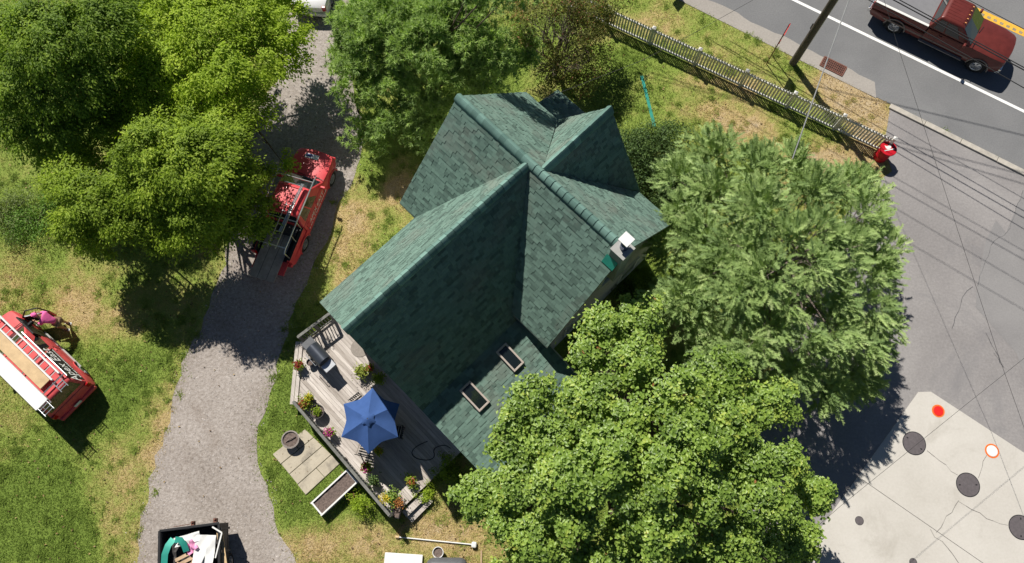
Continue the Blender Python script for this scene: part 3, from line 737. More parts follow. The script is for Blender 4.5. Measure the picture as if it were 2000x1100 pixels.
def conifer(name, label, basepx, height, prof, whorls, per, m, droop, shoot=(.28, .5), dens=8.5, group=None, nn=9, nl=.13, nw=.026, trunk_r=.2, lean=(0, 0), seed=3, curl=.2):
    """prof: radius of the crown at a fraction of the height"""
    r = np.random.default_rng(seed); root = tag(empty(name, G(*basepx)), label, 'tree', group)
    wood = MB(); wood.tube([(lean[0] * f, lean[1] * f, height * f - .1) for f in (0, .3, .6, 1)], [trunk_r * 1.1, trunk_r * .8, trunk_r * .5, .02], 8)
    S = []; D = []; Ls = []; T = []
    for i in range(whorls):
        f = .07 + .93 * (i / (whorls - 1)) ** .9; R_ = np.interp(f, [p[0] for p in prof], [p[1] for p in prof])
        for j in range(per):
            a = 2 * math.pi * (j + .5 * (i % 2)) / per + r.uniform(-.5, .5); ln = R_ * r.uniform(.6, 1.12)
            if ln < .15: continue
            k = max(5, int(ln / .35)); pts = []
            bt = np.clip(r.normal(.48, .16), .1, .95); rise = r.uniform(.0, .4); tws = r.uniform(-.45, .45); dr_ = droop * r.uniform(.4, 1.8); fz = r.uniform(-.3, .3)
            for q in range(k + 1):
                g = q / k; pts.append(np.array([lean[0] * f + math.cos(a + tws * g) * ln * g, lean[1] * f + math.sin(a + tws * g) * ln * g, max(.3, height * f + fz + ln * (rise * g - dr_ * g * g))]))
            wood.tube([tuple(p) for p in pts], [.05 * (1 - .8 * q / k) * (ln / 3 + .3) for q in range(k + 1)], 5, cap=False)
            out = np.array([math.cos(a), math.sin(a), 0]); side = np.array([-out[1], out[0], 0])
            nsh = int(ln * dens)
            for q in range(nsh):
                g = 1 - (q / nsh) ** 1.25 * .93; x = g * k; ix = min(int(x), k - 1); p = pts[ix] + (pts[ix + 1] - pts[ix]) * (x - ix)
                tdir = pts[ix + 1] - pts[ix]; tdir = tdir / np.linalg.norm(tdir); s = -1 if q % 2 else 1
                wd = (1 - g) * ln * .36 + .12
                # side twig with its own shoots
                tw = tdir * r.uniform(.5, .9) + side * s * r.uniform(.6, 1.0) + np.array([0, 0, r.uniform(-.1, .3)]); tw /= np.linalg.norm(tw)
                m_ = max(1, int(wd / .2))
                for u_ in range(m_ + 1):
                    st_ = p + tw * wd * (u_ / (m_ + 1)) ** .8 * r.uniform(.8, 1.1) + r.normal(0, .04, 3)
                    dd = tw * .8 + tdir * .5 + side * s * r.uniform(-.5, .5) + np.array([0, 0, r.uniform(-.45, .35) - curl * .4])
                    S.append(st_); D.append(dd); Ls.append(r.uniform(*shoot)); T.append(np.clip(bt + r.normal(0, .16), 0, 1))
            S.append(pts[-1]); D.append(pts[-1] - pts[-2]); Ls.append(shoot[1]); T.append(bt)
    for q in range(int(40 * height)):   # inner shoots along the leader
        f = r.uniform(.55, 1.0); a = r.uniform(0, 6.283); rr = r.uniform(0, .9) * (1.1 - f * .4)
        S.append(np.array([lean[0] * f + math.cos(a) * rr, lean[1] * f + math.sin(a) * rr, height * f + r.uniform(-.1, .45)])); D.append(np.array([math.cos(a) * .8 + r.normal(0, .4), math.sin(a) * .8 + r.normal(0, .4), r.uniform(0, .7)])); Ls.append(r.uniform(*shoot)); T.append(r.uniform(.25, .8))
    needle_shoots('crown', np.array(S), np.array(D), np.array(Ls), m, root, np.array(T), nn, nl, nw)
    wood.build('trunk', MT['bark'], root, smooth=True)
    return root
SB = (1440, 580)
def bough_tree(name, label, basepx, height, lobes, m, n_clump, n_shoot, cr=.36, shoot=(.28, .52), nn=8, nl=.14, nw=.036):
    root = tag(empty(name, G(*basepx)), label, 'tree'); P, O, T = crown_pts(lobes, n_clump, n_shoot, cr, .5, .2)
    k = P[:, 2] > .4; P, O, T = P[k], O[k], T[k]; n = len(P)
    cen = np.array([np.mean([l[0] for l in lobes]), np.mean([l[1] for l in lobes])]); rad = np.zeros((n, 3)); rad[:, :2] = P[:, :2] - cen; rad = unit(rad)
    D = O * .95 + rad * .4 + rng.normal(size=(n, 3)) * .42 + np.stack([np.zeros(n), np.zeros(n), rng.uniform(-.4, .45, n)], 1)
    needle_shoots('crown', P, D, rng.uniform(*shoot, n), m, root, T, nn, nl, nw)
    mb = MB(); mb.tube([(0, 0, -.1), (cen[0] * .3, cen[1] * .3, height * .5), (cen[0] * .8, cen[1] * .8, height)], [.24, .16, .03], 8)
    for l in lobes:
        f = max(.25, min(.95, l[2] / height - .08)); a_ = Vector((cen[0] * f * .8, cen[1] * f * .8, height * f)); e = Vector(l[:3]); mb.tube([a_, a_.lerp(e, .5) + Vector((0, 0, .12)), e], [.05, .03, .012], 5)
        for _ in range(4):
            q = e + Vector((random.uniform(-1, 1), random.uniform(-1, 1), random.uniform(-.3, .5))) * l[3]; mb.tube([a_.lerp(e, random.uniform(.6, 1)), q], [.014, .005], 4)
    mb.build('trunk', MT['twig'], root, smooth=True); return root
so = [(1500, 275), (1560, 320), (1640, 325), (1695, 385), (1720, 450), (1735, 560), (1730, 650), (1710, 725), (1630, 775), (1560, 740), (1480, 700), (1400, 680), (1330, 625), (1292, 560), (1290, 470), (1325, 405), (1318, 345), (1350, 300), (1420, 290)]
bough_tree('spruce_tree', 'large grey green spruce between the picket fence and the parking lot', SB, 6.4, outline_lobes(SB, so, (1500, 520), 1.8, 6.0, 54, .44, .68, 21, (290, 300), hz=.8, under=.7), MT['needle_spruce'], 1000, 15)

def puff_tree(name, label, basepx, height, lobes, m, n_tuft, group=None, nn=12, nl=.22, nw=.042, trunk_r=.16):
    root = tag(empty(name, G(*basepx)), label, 'tree', group)
    P, O, T = crown_pts(lobes, n_tuft // 34, 34, .42, .55)
    keep = P[:, 2] > .3; P, O, T = P[keep], O[keep], T[keep]; n = len(P)
    ax = unit(O + np.array([0, 0, .7]) + rng.normal(size=(n, 3)) * .5); V = []
    for i in range(nn):
        d = unit(ax * .9 + rand_dir(n)); ln = nl * rng.uniform(.7, 1.2, n)[:, None]; w_ = unit(np.cross(d, np.array([0, 0, 1.0]) + rand_dir(n) * .6)) * nw * .5
        V.append(np.stack([P - w_, P + w_, P + d * ln], 1))
    V = np.concatenate(V).reshape(-1, 3); F = np.arange(len(V)).reshape(-1, 3)
    link('crown', fast_mesh('crown', V, F, m, np.tile(T, nn)), root)
    mb = MB(); trunk_mesh(mb, (0, 0, -.1), (0, 0, height * .9), trunk_r, [l[:3] for l in lobes]); mb.build('trunk', MT['bark'], root, smooth=True)
    return root
def pxlobes(basepx, items):
    """lobes surveyed as photo point + height + radius"""
    b = G(*basepx); out = []
    for px, py, z, r, h in items:
        p = G(px, py, z); out.append((p.x - b.x, p.y - b.y, z, r, h))
    return out
PB = (850, 215)
def sunward(px, py, z0, z, r, h):
    """a bough at height z that shades the surveyed point at height z0"""
    b = G(*PB); p = G(px, py, z0) + LD * ((z - z0) / LD.z); return (p.x - b.x, p.y - b.y, z, r, h)
puff_tree('pine_tree', 'soft blue green white pine standing at the upper left corner of the house', PB, 6.5, pxlobes(PB, [(a_, b_, z_ if z_ > 8.1 else 2 + (z_ - 2) * .72, r_, h_) for a_, b_, z_, r_, h_ in [(720, 60, 5, 1.2, .8), (700, 150, 3.6, 1.1, .7), (745, 215, 2.6, 1.15, .6), (780, 20, 6.5, 1.3, .9), (830, 90, 6.6, 1.2, .8), (800, 160, 4.4, 1.1, .6), (880, 40, 7.2, 1.2, .9), (930, 110, 5.6, 1.2, .7), (860, 190, 3.6, 1.0, .6), (950, 135, 5.0, .95, .55), (1010, 95, 4.6, .8, .5), (740, 110, 4.6, 1.0, .6), (840, 245, 2.6, .8, .5), (735, 255, 1.6, .85, .4), (690, 100, 3.6, .8, .5), (880, 130, 5.6, 1.0, .6), (900, -30, 7.6, 1.2, .9), (700, 15, 5.0, .8, .6), (965, -25, 8.5, .6, .4), (1005, -20, 8.2, .5, .35), (930, -40, 8.6, .6, .4), (820, 200, 3.2, .9, .5), (930, 70, 6.4, 1.0, .6)]]) + [sunward(*q) for q in ((1115, 205, 2.5, 8.2, 1.0, .6), (1150, 195, 2.5, 8.0, .8, .5), (1080, 215, 2.6, 8.4, .8, .5))], MT['needle_pine'], 19000)

def bare_tree(name, label, basepx, lobes, m, seed=2):
    r = random.Random(seed); root = tag(empty(name, G(*basepx)), label, 'tree')
    mb = MB(); tips = []
    def grow(p, d, ln, rad, lv):
        q = p + d * ln; mid = p.lerp(q, .5) + Vector((r.uniform(-1, 1), r.uniform(-1, 1), r.uniform(-.3, .6))) * ln * .08
        mb.tube([p, mid, q], [rad, rad * .8, rad * .55], 4 if lv else 7, cap=False)
        if lv >= 5: tips.append(q); return
        for _ in range(3 if lv else 10):
            dd = (d + Vector((r.uniform(-1, 1), r.uniform(-1, 1), r.uniform(-.4, .6))) * .85).normalized(); grow(p.lerp(q, r.uniform(.55, 1)), dd, ln * r.uniform(.6, .85), rad * .55, lv + 1)
    grow(Vector((0, 0, -.1)), Vector((.05, .05, 1)), 1.5, .12, 0)
    mb.build('trunk', MT['twig'], root, smooth=True)
    P, O, T = crown_pts(lobes, 330, 55, .42, .6); leaves('crown', P, O + np.array([0, 0, .6]) + rng.normal(size=P.shape) * .6, .09 * rng.uniform(.7, 1.3, len(P)), .06, np.where(rng.random(len(T)) < .05, 1, T), m, root)
    return root
BB = (1082, 150)
bare_tree('thinning_tree', 'thin brownish tree with bare grey twigs between pine and picket fence', BB, pxlobes(BB, [(1150, 40, 2.4, .8, .6), (1165, 90, 2.0, .7, .5), (1120, 130, 1.8, .75, .5), (1180, 30, 2.2, .5, .5), (1070, 150, 1.8, .6, .4), (1110, 20, 3.2, .7, .5), (1140, 150, 1.2, .6, .4), (1010, 10, 3.0, .5, .4), (1040, 30, 4, .7, .5), (1095, -5, 4, .8, .6), (1135, 60, 3, .8, .5), (1060, 105, 3, .6, .4), (1105, 105, 2.6, .8, .5), (1160, 120, 2, .7, .4), (1190, 0, 3, .8, .5), (1090, 150, 2.0, .7, .4), (1130, 165, 1.5, .6, .4), (1020, 75, 4.2, .6, .4), (1150, 5, 3.4, .8, .5)]), MT['leaf_brown'])

GT = 'trees left of the gravel drive'
TA = (462, 236)
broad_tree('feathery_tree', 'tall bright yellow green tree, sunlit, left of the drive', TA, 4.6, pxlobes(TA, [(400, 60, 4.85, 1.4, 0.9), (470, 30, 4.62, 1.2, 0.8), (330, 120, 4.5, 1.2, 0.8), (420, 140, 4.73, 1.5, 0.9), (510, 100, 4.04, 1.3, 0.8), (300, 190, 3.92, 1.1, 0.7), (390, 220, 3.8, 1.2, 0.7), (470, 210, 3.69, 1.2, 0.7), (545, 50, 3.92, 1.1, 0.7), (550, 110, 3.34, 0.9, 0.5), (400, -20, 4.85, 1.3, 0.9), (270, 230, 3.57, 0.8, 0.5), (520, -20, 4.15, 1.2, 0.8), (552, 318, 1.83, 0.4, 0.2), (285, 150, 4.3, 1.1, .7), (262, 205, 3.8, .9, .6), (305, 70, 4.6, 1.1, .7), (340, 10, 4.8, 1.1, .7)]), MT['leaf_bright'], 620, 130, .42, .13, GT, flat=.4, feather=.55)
TB = (418, 400)
broad_tree('feathery_tree', 'mid green tree overhanging the cab and bed of the red pickup', TB, 5, pxlobes(TB, [(380, 320, 5.86, 1.4, 0.8), (430, 350, 4.2, 1.1, 0.7), (310, 350, 5.37, 1.2, 0.7), (370, 410, 4.64, 1.3, 0.7), (425, 430, 3.0, 1.0, 0.5), (505, 385, 2.4, 0.55, 0.3), (290, 290, 5.61, 1.1, 0.7), (420, 280, 4.8, 1.2, 0.7), (500, 440, 2.4, 0.5, 0.3), (330, 440, 3.42, 1.0, 0.5), (520, 340, 2.2, 0.35, 0.2)]), MT['leaf_mid'], 500, 125, .42, .13, GT, flat=.42, feather=.55)
TC = (230, 262)
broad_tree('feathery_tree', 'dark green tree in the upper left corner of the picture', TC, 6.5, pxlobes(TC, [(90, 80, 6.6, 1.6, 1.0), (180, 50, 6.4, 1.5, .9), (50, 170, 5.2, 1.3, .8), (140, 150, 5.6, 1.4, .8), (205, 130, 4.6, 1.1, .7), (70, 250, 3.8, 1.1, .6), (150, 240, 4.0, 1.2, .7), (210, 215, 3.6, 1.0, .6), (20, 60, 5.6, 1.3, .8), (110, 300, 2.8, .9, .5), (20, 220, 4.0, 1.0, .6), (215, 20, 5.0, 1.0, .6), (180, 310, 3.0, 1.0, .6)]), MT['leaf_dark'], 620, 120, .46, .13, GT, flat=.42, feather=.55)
TD = (262, 452)
broad_tree('feathery_tree', 'small yellow green tree lowest of the left trees, above the shaded lawn', TD, 4.2, pxlobes(TD, [(170, 390, 4.48, 1.1, 0.6), (230, 410, 4.2, 1.1, 0.6), (150, 440, 3.36, 0.9, 0.5), (200, 460, 2.8, 0.9, 0.4), (280, 420, 3.92, 1.0, 0.5), (130, 350, 4.06, 0.8, 0.5), (260, 360, 4.76, 1.0, 0.6)]), MT['leaf_mid'], 240, 120, .44, .125, GT, flat=.42, feather=.55)
TE = (330, 120)
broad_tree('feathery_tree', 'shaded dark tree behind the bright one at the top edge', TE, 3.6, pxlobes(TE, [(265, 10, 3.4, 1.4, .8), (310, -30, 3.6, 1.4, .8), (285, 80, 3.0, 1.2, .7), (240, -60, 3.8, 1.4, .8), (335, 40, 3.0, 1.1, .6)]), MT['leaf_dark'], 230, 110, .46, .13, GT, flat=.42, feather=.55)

def shrub(name, label, basepx, r, h, m, n=2500, leaf=.07, group=None, z0=0, cat='shrub', sx=1):
    b = G(*basepx, z0); root = tag(empty(name, b), label, cat, group)
    lb = [(random.uniform(-.75, .75) * r * sx, random.uniform(-.75, .75) * r, h * random.uniform(.3, .8), r * random.uniform(.25, .5), h * .28) for _ in range(11)]
    P, O, T = crown_pts(lb, max(12, n // 40), 40, .3 * r + .05, .7); k = P[:, 2] > .03; P, O, T = P[k], O[k], T[k]
    leaves('foliage', P, O + np.array([0, 0, .5]) + rng.normal(size=P.shape) * .6, leaf * rng.uniform(.7, 1.3, len(P)), leaf * .6, T, m, root)
    mb = MB()
    for l in lb: mb.tube([(0, 0, -.03), (l[0] * .5, l[1] * .5, l[2] * .6), (l[0], l[1], l[2])], [.03, .02, .008], 5)
    mb.build('stem', MT['bark'], root)
    return root
shrub('yew_shrub', 'dark clipped shrub against the shaded dormer wall', (1265, 340), 1.5, 2.0, MT['leaf_yew'], 11000, .09)
shrub('yew_shrub', 'dark rounded shrub nearest the spruce beside the dormer', (1305, 365), 1.3, 1.8, MT['leaf_yew'], 7000, .09)
shrub('yew_shrub', 'dark loose shrub farthest up beside the teal strip', (1268, 300), .9, 1.4, MT['leaf_yew'], 5000, .09)
shrub('yew_shrub', 'dark shrub low under the spruce boughs by the house corner', (1315, 400), 1.0, 1.5, MT['leaf_yew'], 6000, .09)
shrub('yew_shrub', 'low dark shrub at the foot of the gable wall under the chimney', (1235, 588), .8, 1.2, MT['leaf_yew'], 4000, .08)
shrub('weed_shrub', 'grey green weedy bush at the left picture edge', (14, 425), 1.3, .6, leafmat('weed_leaf', [(0, (.16, .22, .07)), (1, (.32, .38, .15))]), 4200, .07)
shrub('weed_shrub', 'fresh green weed clump beside the small left tree', (75, 430), 1.2, .4, leafmat('fresh_weed', [(0, (.13, .27, .04)), (1, (.25, .42, .08))]), 4000, .08)
shrub('garden_bush', 'small feathery green bush alone on the lawn below the deck', (712, 985), .5, 1.0, MT['leaf_bright'], 1300, .06)
shrub('bed_bush', 'dark green bush in the shaded bed beside the deck', (872, 915), .55, .8, MT['leaf_mid'], 1500, .07)
shrub('bed_bush', 'yellowish green perennial clump between deck steps and maple', (828, 960), .4, .6, MT['leaf_bright'], 900, .06)
shrub('bed_bush', 'low leafy plant under the eave of the low roof', (905, 935), .5, .6, MT['leaf_dark'], 1200, .06)

# ============================================================ VEHICLES
def smooth01(x): x = max(0, min(1, x)); return x * x * (3 - 2 * x)
def wheel(parent, x, y, r, side, rim, wd=.24):
    t = MB(); s = 1 if side > 0 else -1
    t.lathe([(r * .62, -wd / 2), (r * .9, -wd / 2), (r * .985, -wd * .36), (r, -wd * .2), (r, wd * .2), (r * .985, wd * .36), (r * .9, wd / 2), (r * .62, wd / 2), (r * .6, 0), (r * .62, -wd / 2)], 28, axis='y', cap=False)
    w_ = t.build('wheel', MT['rubber'], parent, (x, y, r), smooth=True)
    h = MB(); oy = s * wd * .40
    h.lathe([(r * .64, oy - s * .03), (r * .63, oy + s * .015), (r * .55, oy), (r * .53, oy - s * .05), (.0, oy - s * .05)], 24, axis='y')
    for k in range(6):
        a = k * math.pi / 3; h.bar((math.cos(a) * .05, oy - s * .005, math.sin(a) * .05), (math.cos(a) * r * .56, oy - s * .01, math.sin(a) * r * .56), r * .17, .035, up=(0, 1, 0))
    h.lathe([(r * .17, oy - s * .04), (r * .16, oy + s * .012), (0, oy + s * .015)], 12, axis='y')
    h.build('rim', rim, w_, smooth=True)
def vehicle(name, label, cat, loc, heading, c):
    """c: dimensions; x is forward. top: list of (x, z) of the body's upper outline, front to rear"""
    root = tag(empty(name, loc, heading), label, cat)
    L, W = c['L'], c['W']; hw = W / 2; wr = c.get('wr', .37); ar = wr * 1.2; z0 = c.get('z0', .36)
    xf, xr = c['xf'], c['xr']; paint = c['paint']
    out = list(c['top'])
    fx, rx = L / 2, -L / 2
    bot = []
    def arch(xc):
        a0 = math.asin(max(-1, min(1, (z0 - wr) / ar))); return [(xc - ar * math.cos(a0 + (math.pi - 2 * a0) * i / 12), wr + ar * math.sin(a0 + (math.pi - 2 * a0) * i / 12)) for i in range(13)]
    bot += [(rx + .03, z0 + .12), (rx + .12, z0)] + arch(xr) + arch(xf) + [(fx - .14, z0), (fx - .03, z0 + .1)]
    loop = bot + out                     # rear-bottom -> front-bottom -> top front -> rear
    zt = c.get('crown', .045); bed = c.get('bed')
    def yscale(x, z):
        t = 1 - c.get('nose', .13) * smooth01((x - (fx - .75)) / .75) ** 1.5 - .07 * smooth01(((rx + .5) - x) / .5) ** 1.5
        return t * (1 - c.get('tumble', .09) * max(0, z - .75)) * (1 - .06 * max(0, .6 - z))
    ysn = [-1, -.965, -.86, -.45, 0, .45, .86, .965, 1]
    mb = MB(); n = len(loop); nb = len(bot)
    vs = []
    for q in ysn:
        for i, (x, z) in enumerate(loop):
            top = i >= nb and i < n
            zz = z - (zt * q * q if top else 0) - ((.075 if abs(q) == 1 else .02 if abs(q) > .9 else 0) if top and z > .6 else 0)
            if bed and top and x < bed + .01 and z < .9: zz = z
            xx = x - (.10 * q * q if x > fx - .3 else 0) + (.05 * q * q if x < rx + .2 else 0)
            vs.append((xx, q * hw * yscale(x, z), zz))
    fs = [(k * n + i, k * n + (i + 1) % n, (k + 1) * n + (i + 1) % n, (k + 1) * n + i) for k in range(len(ysn) - 1) for i in range(n)]
    fs += [tuple(range(n)), tuple(range((len(ysn) - 1) * n, len(ysn) * n))]
    mb.add(vs, fs)
    bm = bmesh.new(); me = bpy.data.meshes.new('body'); me.from_pydata(mb.v, [], mb.f); bm.from_mesh(me)
    bmesh.ops.triangulate(bm, faces=[f for f in bm.faces if len(f.verts) > 4]); bmesh.ops.recalc_face_normals(bm, faces=bm.faces); bm.to_mesh(me); bm.free()
    me.materials.append(paint); me.shade_smooth(); me.set_sharp_from_angle(angle=R(38)); body = link('body', me, root)
    ub = MB(); ub.box((0, 0, z0 + .08), (L * .9, W * .8, .2)); ub.box((xf, 0, wr), (ar * 1.8, W * .9, wr * 1.3)); ub.box((xr, 0, wr), (ar * 1.8, W * .9, wr * 1.3)); ub.build('underbody', MT['black'], root)
    for x in (xf, xr):
        for s in (-1, 1): wheel(root, x, s * (hw - .13) * .985, wr, s, c.get('rim', MT['alu']))
    for x in (xf, xr):   # wheel arch lips
        for s in (-1, 1):
            p = [(x + (ar + .01) * math.cos(a), s * hw * (yscale(x, .6) + .008), wr + (ar + .01) * math.sin(a)) for a in np.linspace(.05, math.pi - .05, 14)]
            t = MB(); t.tube(p, c.get('lip', .022), 6); t.build('arch_lip', c.get('lipmat', paint), root, smooth=True)
    # greenhouse
    xw0, xw1, xg1, xg0, zb, zr, yb, yr = c['cab']   # windscreen base x, roof front x, roof rear x, rear base x, belt z, roof z, half widths
    def ring(t):  # t 0 belt .. 1 roof edge
        f = xw0 + (xw1 - xw0) * t; g = xg0 + (xg1 - xg0) * t; z = zb + (zr - zb) * t; y = yb + (yr - yb) * t - .035 * t * (1 - t) * 0
        return [Vector((f - .06, y, z)), Vector((g, y, z)), Vector((g, -y, z)), Vector((f - .06, -y, z)), Vector((f, 0, z))]
    b_, r_ = ring(0), ring(1)
    cb = MB(); fz = zr + .055
    yy = yr - .09; top5 = [Vector((xw1 - .2, yy, fz)), Vector((xg1 + .12, yy, fz)), Vector((xg1 + .12, -yy, fz)), Vector((xw1 - .2, -yy, fz)), Vector((xw1 - .16, 0, fz + .012))]
    cb.add(b_ + r_ + top5, [(i, (i + 1) % 5, 5 + (i + 1) % 5, 5 + i) for i in range(5)] + [(5 + i, 5 + (i + 1) % 5, 10 + (i + 1) % 5, 10 + i) for i in range(5)] + [(10, 11, 12, 13, 14)])
    cab = cb.build('cab', paint, root, smooth=True, ang=28)
    m = cab.modifiers.new('bevel', 'BEVEL'); m.width = .05; m.segments = 3; m.limit_method = 'ANGLE'; m.angle_limit = R(20)
    def lerp4(A, B, C_, D, s, t): return (A.lerp(B, s)).lerp(D.lerp(C_, s), t)
    def pane(nm, A, B, C_, D, s0, s1, t0, t1, k=.012, parent=root, mt=None):
        nn = (B - A).cross(D - A).normalized(); cen = (A + B + C_ + D) / 4; ref = Vector(((xw0 + xg0) / 2, 0, zb - .3))
        if nn.dot(cen - ref) < 0: nn = -nn
        q = [lerp4(A, B, C_, D, s, t) + nn * k for s, t in ((s0, t0), (s1, t0), (s1, t1), (s0, t1))]; g = MB(); e = [p - nn * (k + .004) for p in q]
        g.add(q + e, [(0, 1, 2, 3)] + [(i, (i + 1) % 4, 4 + (i + 1) % 4, 4 + i) for i in range(4)]); return g.build(nm, mt or MT['glass'], parent)
    for (i, j) in ((3, 4), (4, 0)):
        pane('windscreen', b_[i], b_[j], r_[j], r_[i], .06 if i == 3 else 0, 1 if i == 3 else .94, .06, .93)
    pane('rear_window', b_[1], b_[2], r_[2], r_[1], .08, .92, .2, .9)
    for s in (0, 1):
        A, B = (b_[0], b_[1]) if s == 0 else (b_[3], b_[2]); D, C_ = (r_[0], r_[1]) if s == 0 else (r_[3], r_[2])
        for s0, s1 in c['side_windows']: pane('side_window', A, B, C_, D, s0, s1, .08, .88)
    for s in (-1, 1):
        t = MB(); t.box((xw0 - .35, s * (hw + .09), zb + .1), (.1, .2, .16)); t.bar((xw0 - .33, s * (hw - .1), zb + .05), (xw0 - .35, s * (hw + .03), zb + .07), .05, .05); t.build('mirror', c.get('mirror', MT['black']), root, bevel=.03)
        zh = c['top'][0][1]
        t = MB(); t.box((fx - .13, s * hw * .70, zh - .10), (.2, hw * .34, .15), rz=-s * .28); t.build('headlight', MT['lampclear'], root, bevel=.03)
        zt_ = c.get('ztail', .85); t = MB(); t.box((rx + .055, s * hw * .86, zt_), (.12, .17, .28)); t.build('tail_light', MT['lampred'], root, bevel=.025)
        for xh in c['handles']:
            t = MB(); t.box((xh, s * (hw * yscale(xh, .95) - .0), zb - .13), (.15, .045, .035)); t.build('door_handle', c.get('hmat', paint), root, bevel=.01)
    t = MB(); t.box((fx - .07, 0, z0 + .14), (.18, W * .84, .2)); t.build('front_bumper', c.get('bump', paint), root, bevel=.05)
    t = MB(); t.box((rx + .02, 0, z0 + .17), (.2, W * .9, .2)); t.build('rear_bumper', c.get('rbump', c.get('bump', paint)), root, bevel=.04)
    t = MB(); t.box((fx - .05, 0, c['top'][0][1] - .12), (.1, W * .42, .18)); t.build('grille', MT['black'], root, bevel=.02)
    t = MB(); t.box((rx - .085, 0, z0 + .30), (.012, .32, .16)); t.build('number_plate', MT['white'], root)
    t = MB()
    for s in (-.25, .2): t.bar((xw0 + .06, s * W, zb + .045), (xw0 - .02, s * W - .45, zb + .07), .02, .02)
    t.build('wiper', MT['black'], root)
    # panel gaps
    t = MB()
    for xg in c['gaps']:
        for s in (-1, 1): t.bar((xg, s * hw * (yscale(xg, .6) + .003), z0 + .14), (xg, s * hw * (yscale(xg, .98) + .003), zb - .1), .012, .012, up=(1, 0, 0))
    t.build('panel_gap', MT['black'], root)
    return root, body, dict(yscale=yscale, hw=hw, ring=(b_, r_), fx=fx, rx=rx, z0=z0)

def text_mesh(body, size, m, shear=.2, extrude=.002):
    cu = bpy.data.curves.new('lettering', 'FONT'); cu.body = body; cu.size = size; cu.shear = shear; cu.extrude = extrude; cu.align_x = 'CENTER'; cu.align_y = 'CENTER'; cu.resolution_u = 3
    o = bpy.data.objects.new('tmp', cu); COL.objects.link(o); dg = bpy.context.evaluated_depsgraph_get()
    me = bpy.data.meshes.new_from_object(o.evaluated_get(dg)); bpy.data.objects.remove(o); me.name = 'lettering'; me.materials.clear(); me.materials.append(m); return me
def lettering(body, size, m, parent, pos, side, lean=0, name='lettering', shear=.2, thick=1.0):
    o = link(name, text_mesh(body, size, m, shear, .002), parent, pos)
    o.rotation_euler = (R(90) - lean, 0, R(0) if side < 0 else R(180)); o.scale = (1, thick, 1); return o

def heading_of(rear, front): d = Vector(G2(*front)) - Vector(G2(*rear)); return math.atan2(d.y, d.x)
def pickup_top(L, cab0, cowl, zb, bed_floor=.78, hood=1.06):
    fx = L / 2
    return [(fx - .01, .62), (fx, hood - .22), (fx - .06, hood - .05), (fx - .3, hood), (fx - .75, hood + .04), (cowl, zb + .03), (cowl - .5, zb), (cab0 + .02, zb), (cab0, zb - .02), (cab0 - .01, bed_floor), (-L / 2 + .06, bed_floor), (-L / 2 + .005, bed_floor - .03), (-L / 2, .6)]
def bed_walls(root, L, hw, cab0, zr, m, inner, tailgate=True, floor=.78, rail=None):
    for s in (-1, 1):
        t = MB(); y0 = s * hw * .955; t.box(((cab0 - L / 2) / 2, s * (hw * .955 - .07), (floor + zr) / 2), (cab0 + L / 2 - .02, .14, zr - floor)); w_ = t.build('bed_side', m, root, bevel=.03)
        t = MB(); t.box(((cab0 - L / 2) / 2, s * (hw * .955 - .07), zr + .008), (cab0 + L / 2 - .08, .12, .02)); t.build('bed_rail', rail or MT['black'], w_)
        t = MB(); t.box(((cab0 - L / 2) / 2, s * (hw * .955 - .15), (floor + zr) / 2), (cab0 + L / 2 - .1, .012, zr - floor - .02)); t.build('bed_lining', inner, w_)
    t = MB(); t.box(((cab0 - L / 2) / 2, 0, floor + .012), (cab0 + L / 2 - .05, hw * 1.6, .02)); t.build('bed_floor', inner, root)
    t = MB(); t.box((cab0 - .03, 0, (floor + zr) / 2), (.06, hw * 1.75, zr - floor)); t.build('bed_front', m, root)

# maroon pickup on the road
q0, q1 = (1712, 38), (1965, 128)
L = 6.5; W = 2.0; zb = 1.26
hd = math.atan2(rd.y, rd.x); mid = (Vector(G2(1742, 50, .4)) + Vector(G2(1910, 130, .4))) / 2 + rn * .9 + rd * -.2
mx_, mbody, mi = vehicle('pickup_truck', 'maroon extended cab pickup driving on the road', 'pickup', (mid.x, mid.y, .008), hd, dict(L=L, W=W, xf=2.25, xr=-1.85, wr=.41, z0=.46, paint=MT['maroon'], top=pickup_top(L, -.55, 1.45, zb, .9, 1.22), bed=-.55, crown=.05,
    cab=(1.5, .72, -.42, -.62, zb - .02, 1.86, .90, .74), side_windows=[(.27, .62), (.66, .9)], handles=[.1], gaps=[1.12, -.02, -.56], bump=MT['chrome'], lip=.03, lipmat=mat('beige_trim', (.24, .2, .17), .5), mirror=MT['maroon'], ztail=1.02))
bed_walls(mx_, L, W / 2, -.58, 1.28, MT['maroon'], MT['tonneau'], floor=.9, rail=mat('sunlit_bed_rail', (.75, .74, .7), .4, var=.05))  # near-white rail colour has the sunlight on the bed edge painted in
t = MB(); t.box((-1.91, 0, 1.262), (2.58, 1.62, .03)); t.build('bed_cover', MT['tonneau'], mx_, bevel=.012)
t = MB(); t.box((-L / 2 + .05, 0, 1.09), (.08, 1.62, .4)); t.build('tailgate', mat('white_tailgate', (.6, .58, .55), .4), mx_, bevel=.02)
t = MB()
for k in range(7): t.box((.14, -.54 + k * .18, 1.918), (.86, .035, .012))
t.build('roof_rib', MT['maroon'], mx_, bevel=.005)
t = MB()
for k in range(5): t.box((.62, -.5 + k * .25, 1.93), (.07, .05, .03))
t.build('cab_lamp', mat('amber_lamp', (.75, .35, .12), .3, coat=.4), mx_, bevel=.01)
for s in (-1, 1):
    t = MB(); t.box((.45, s * 1.03, .5), (2.1, .2, .05)); t.build('running_board', mat('step_board', (.2, .18, .17), .6), mx_, bevel=.015)
    t = MB(); t.box((-.7 + .3, s * .985, .66), (4.2, .03, .09)); t.build('side_trim', mat('trim_strip', (.2, .15, .13), .5), mx_)
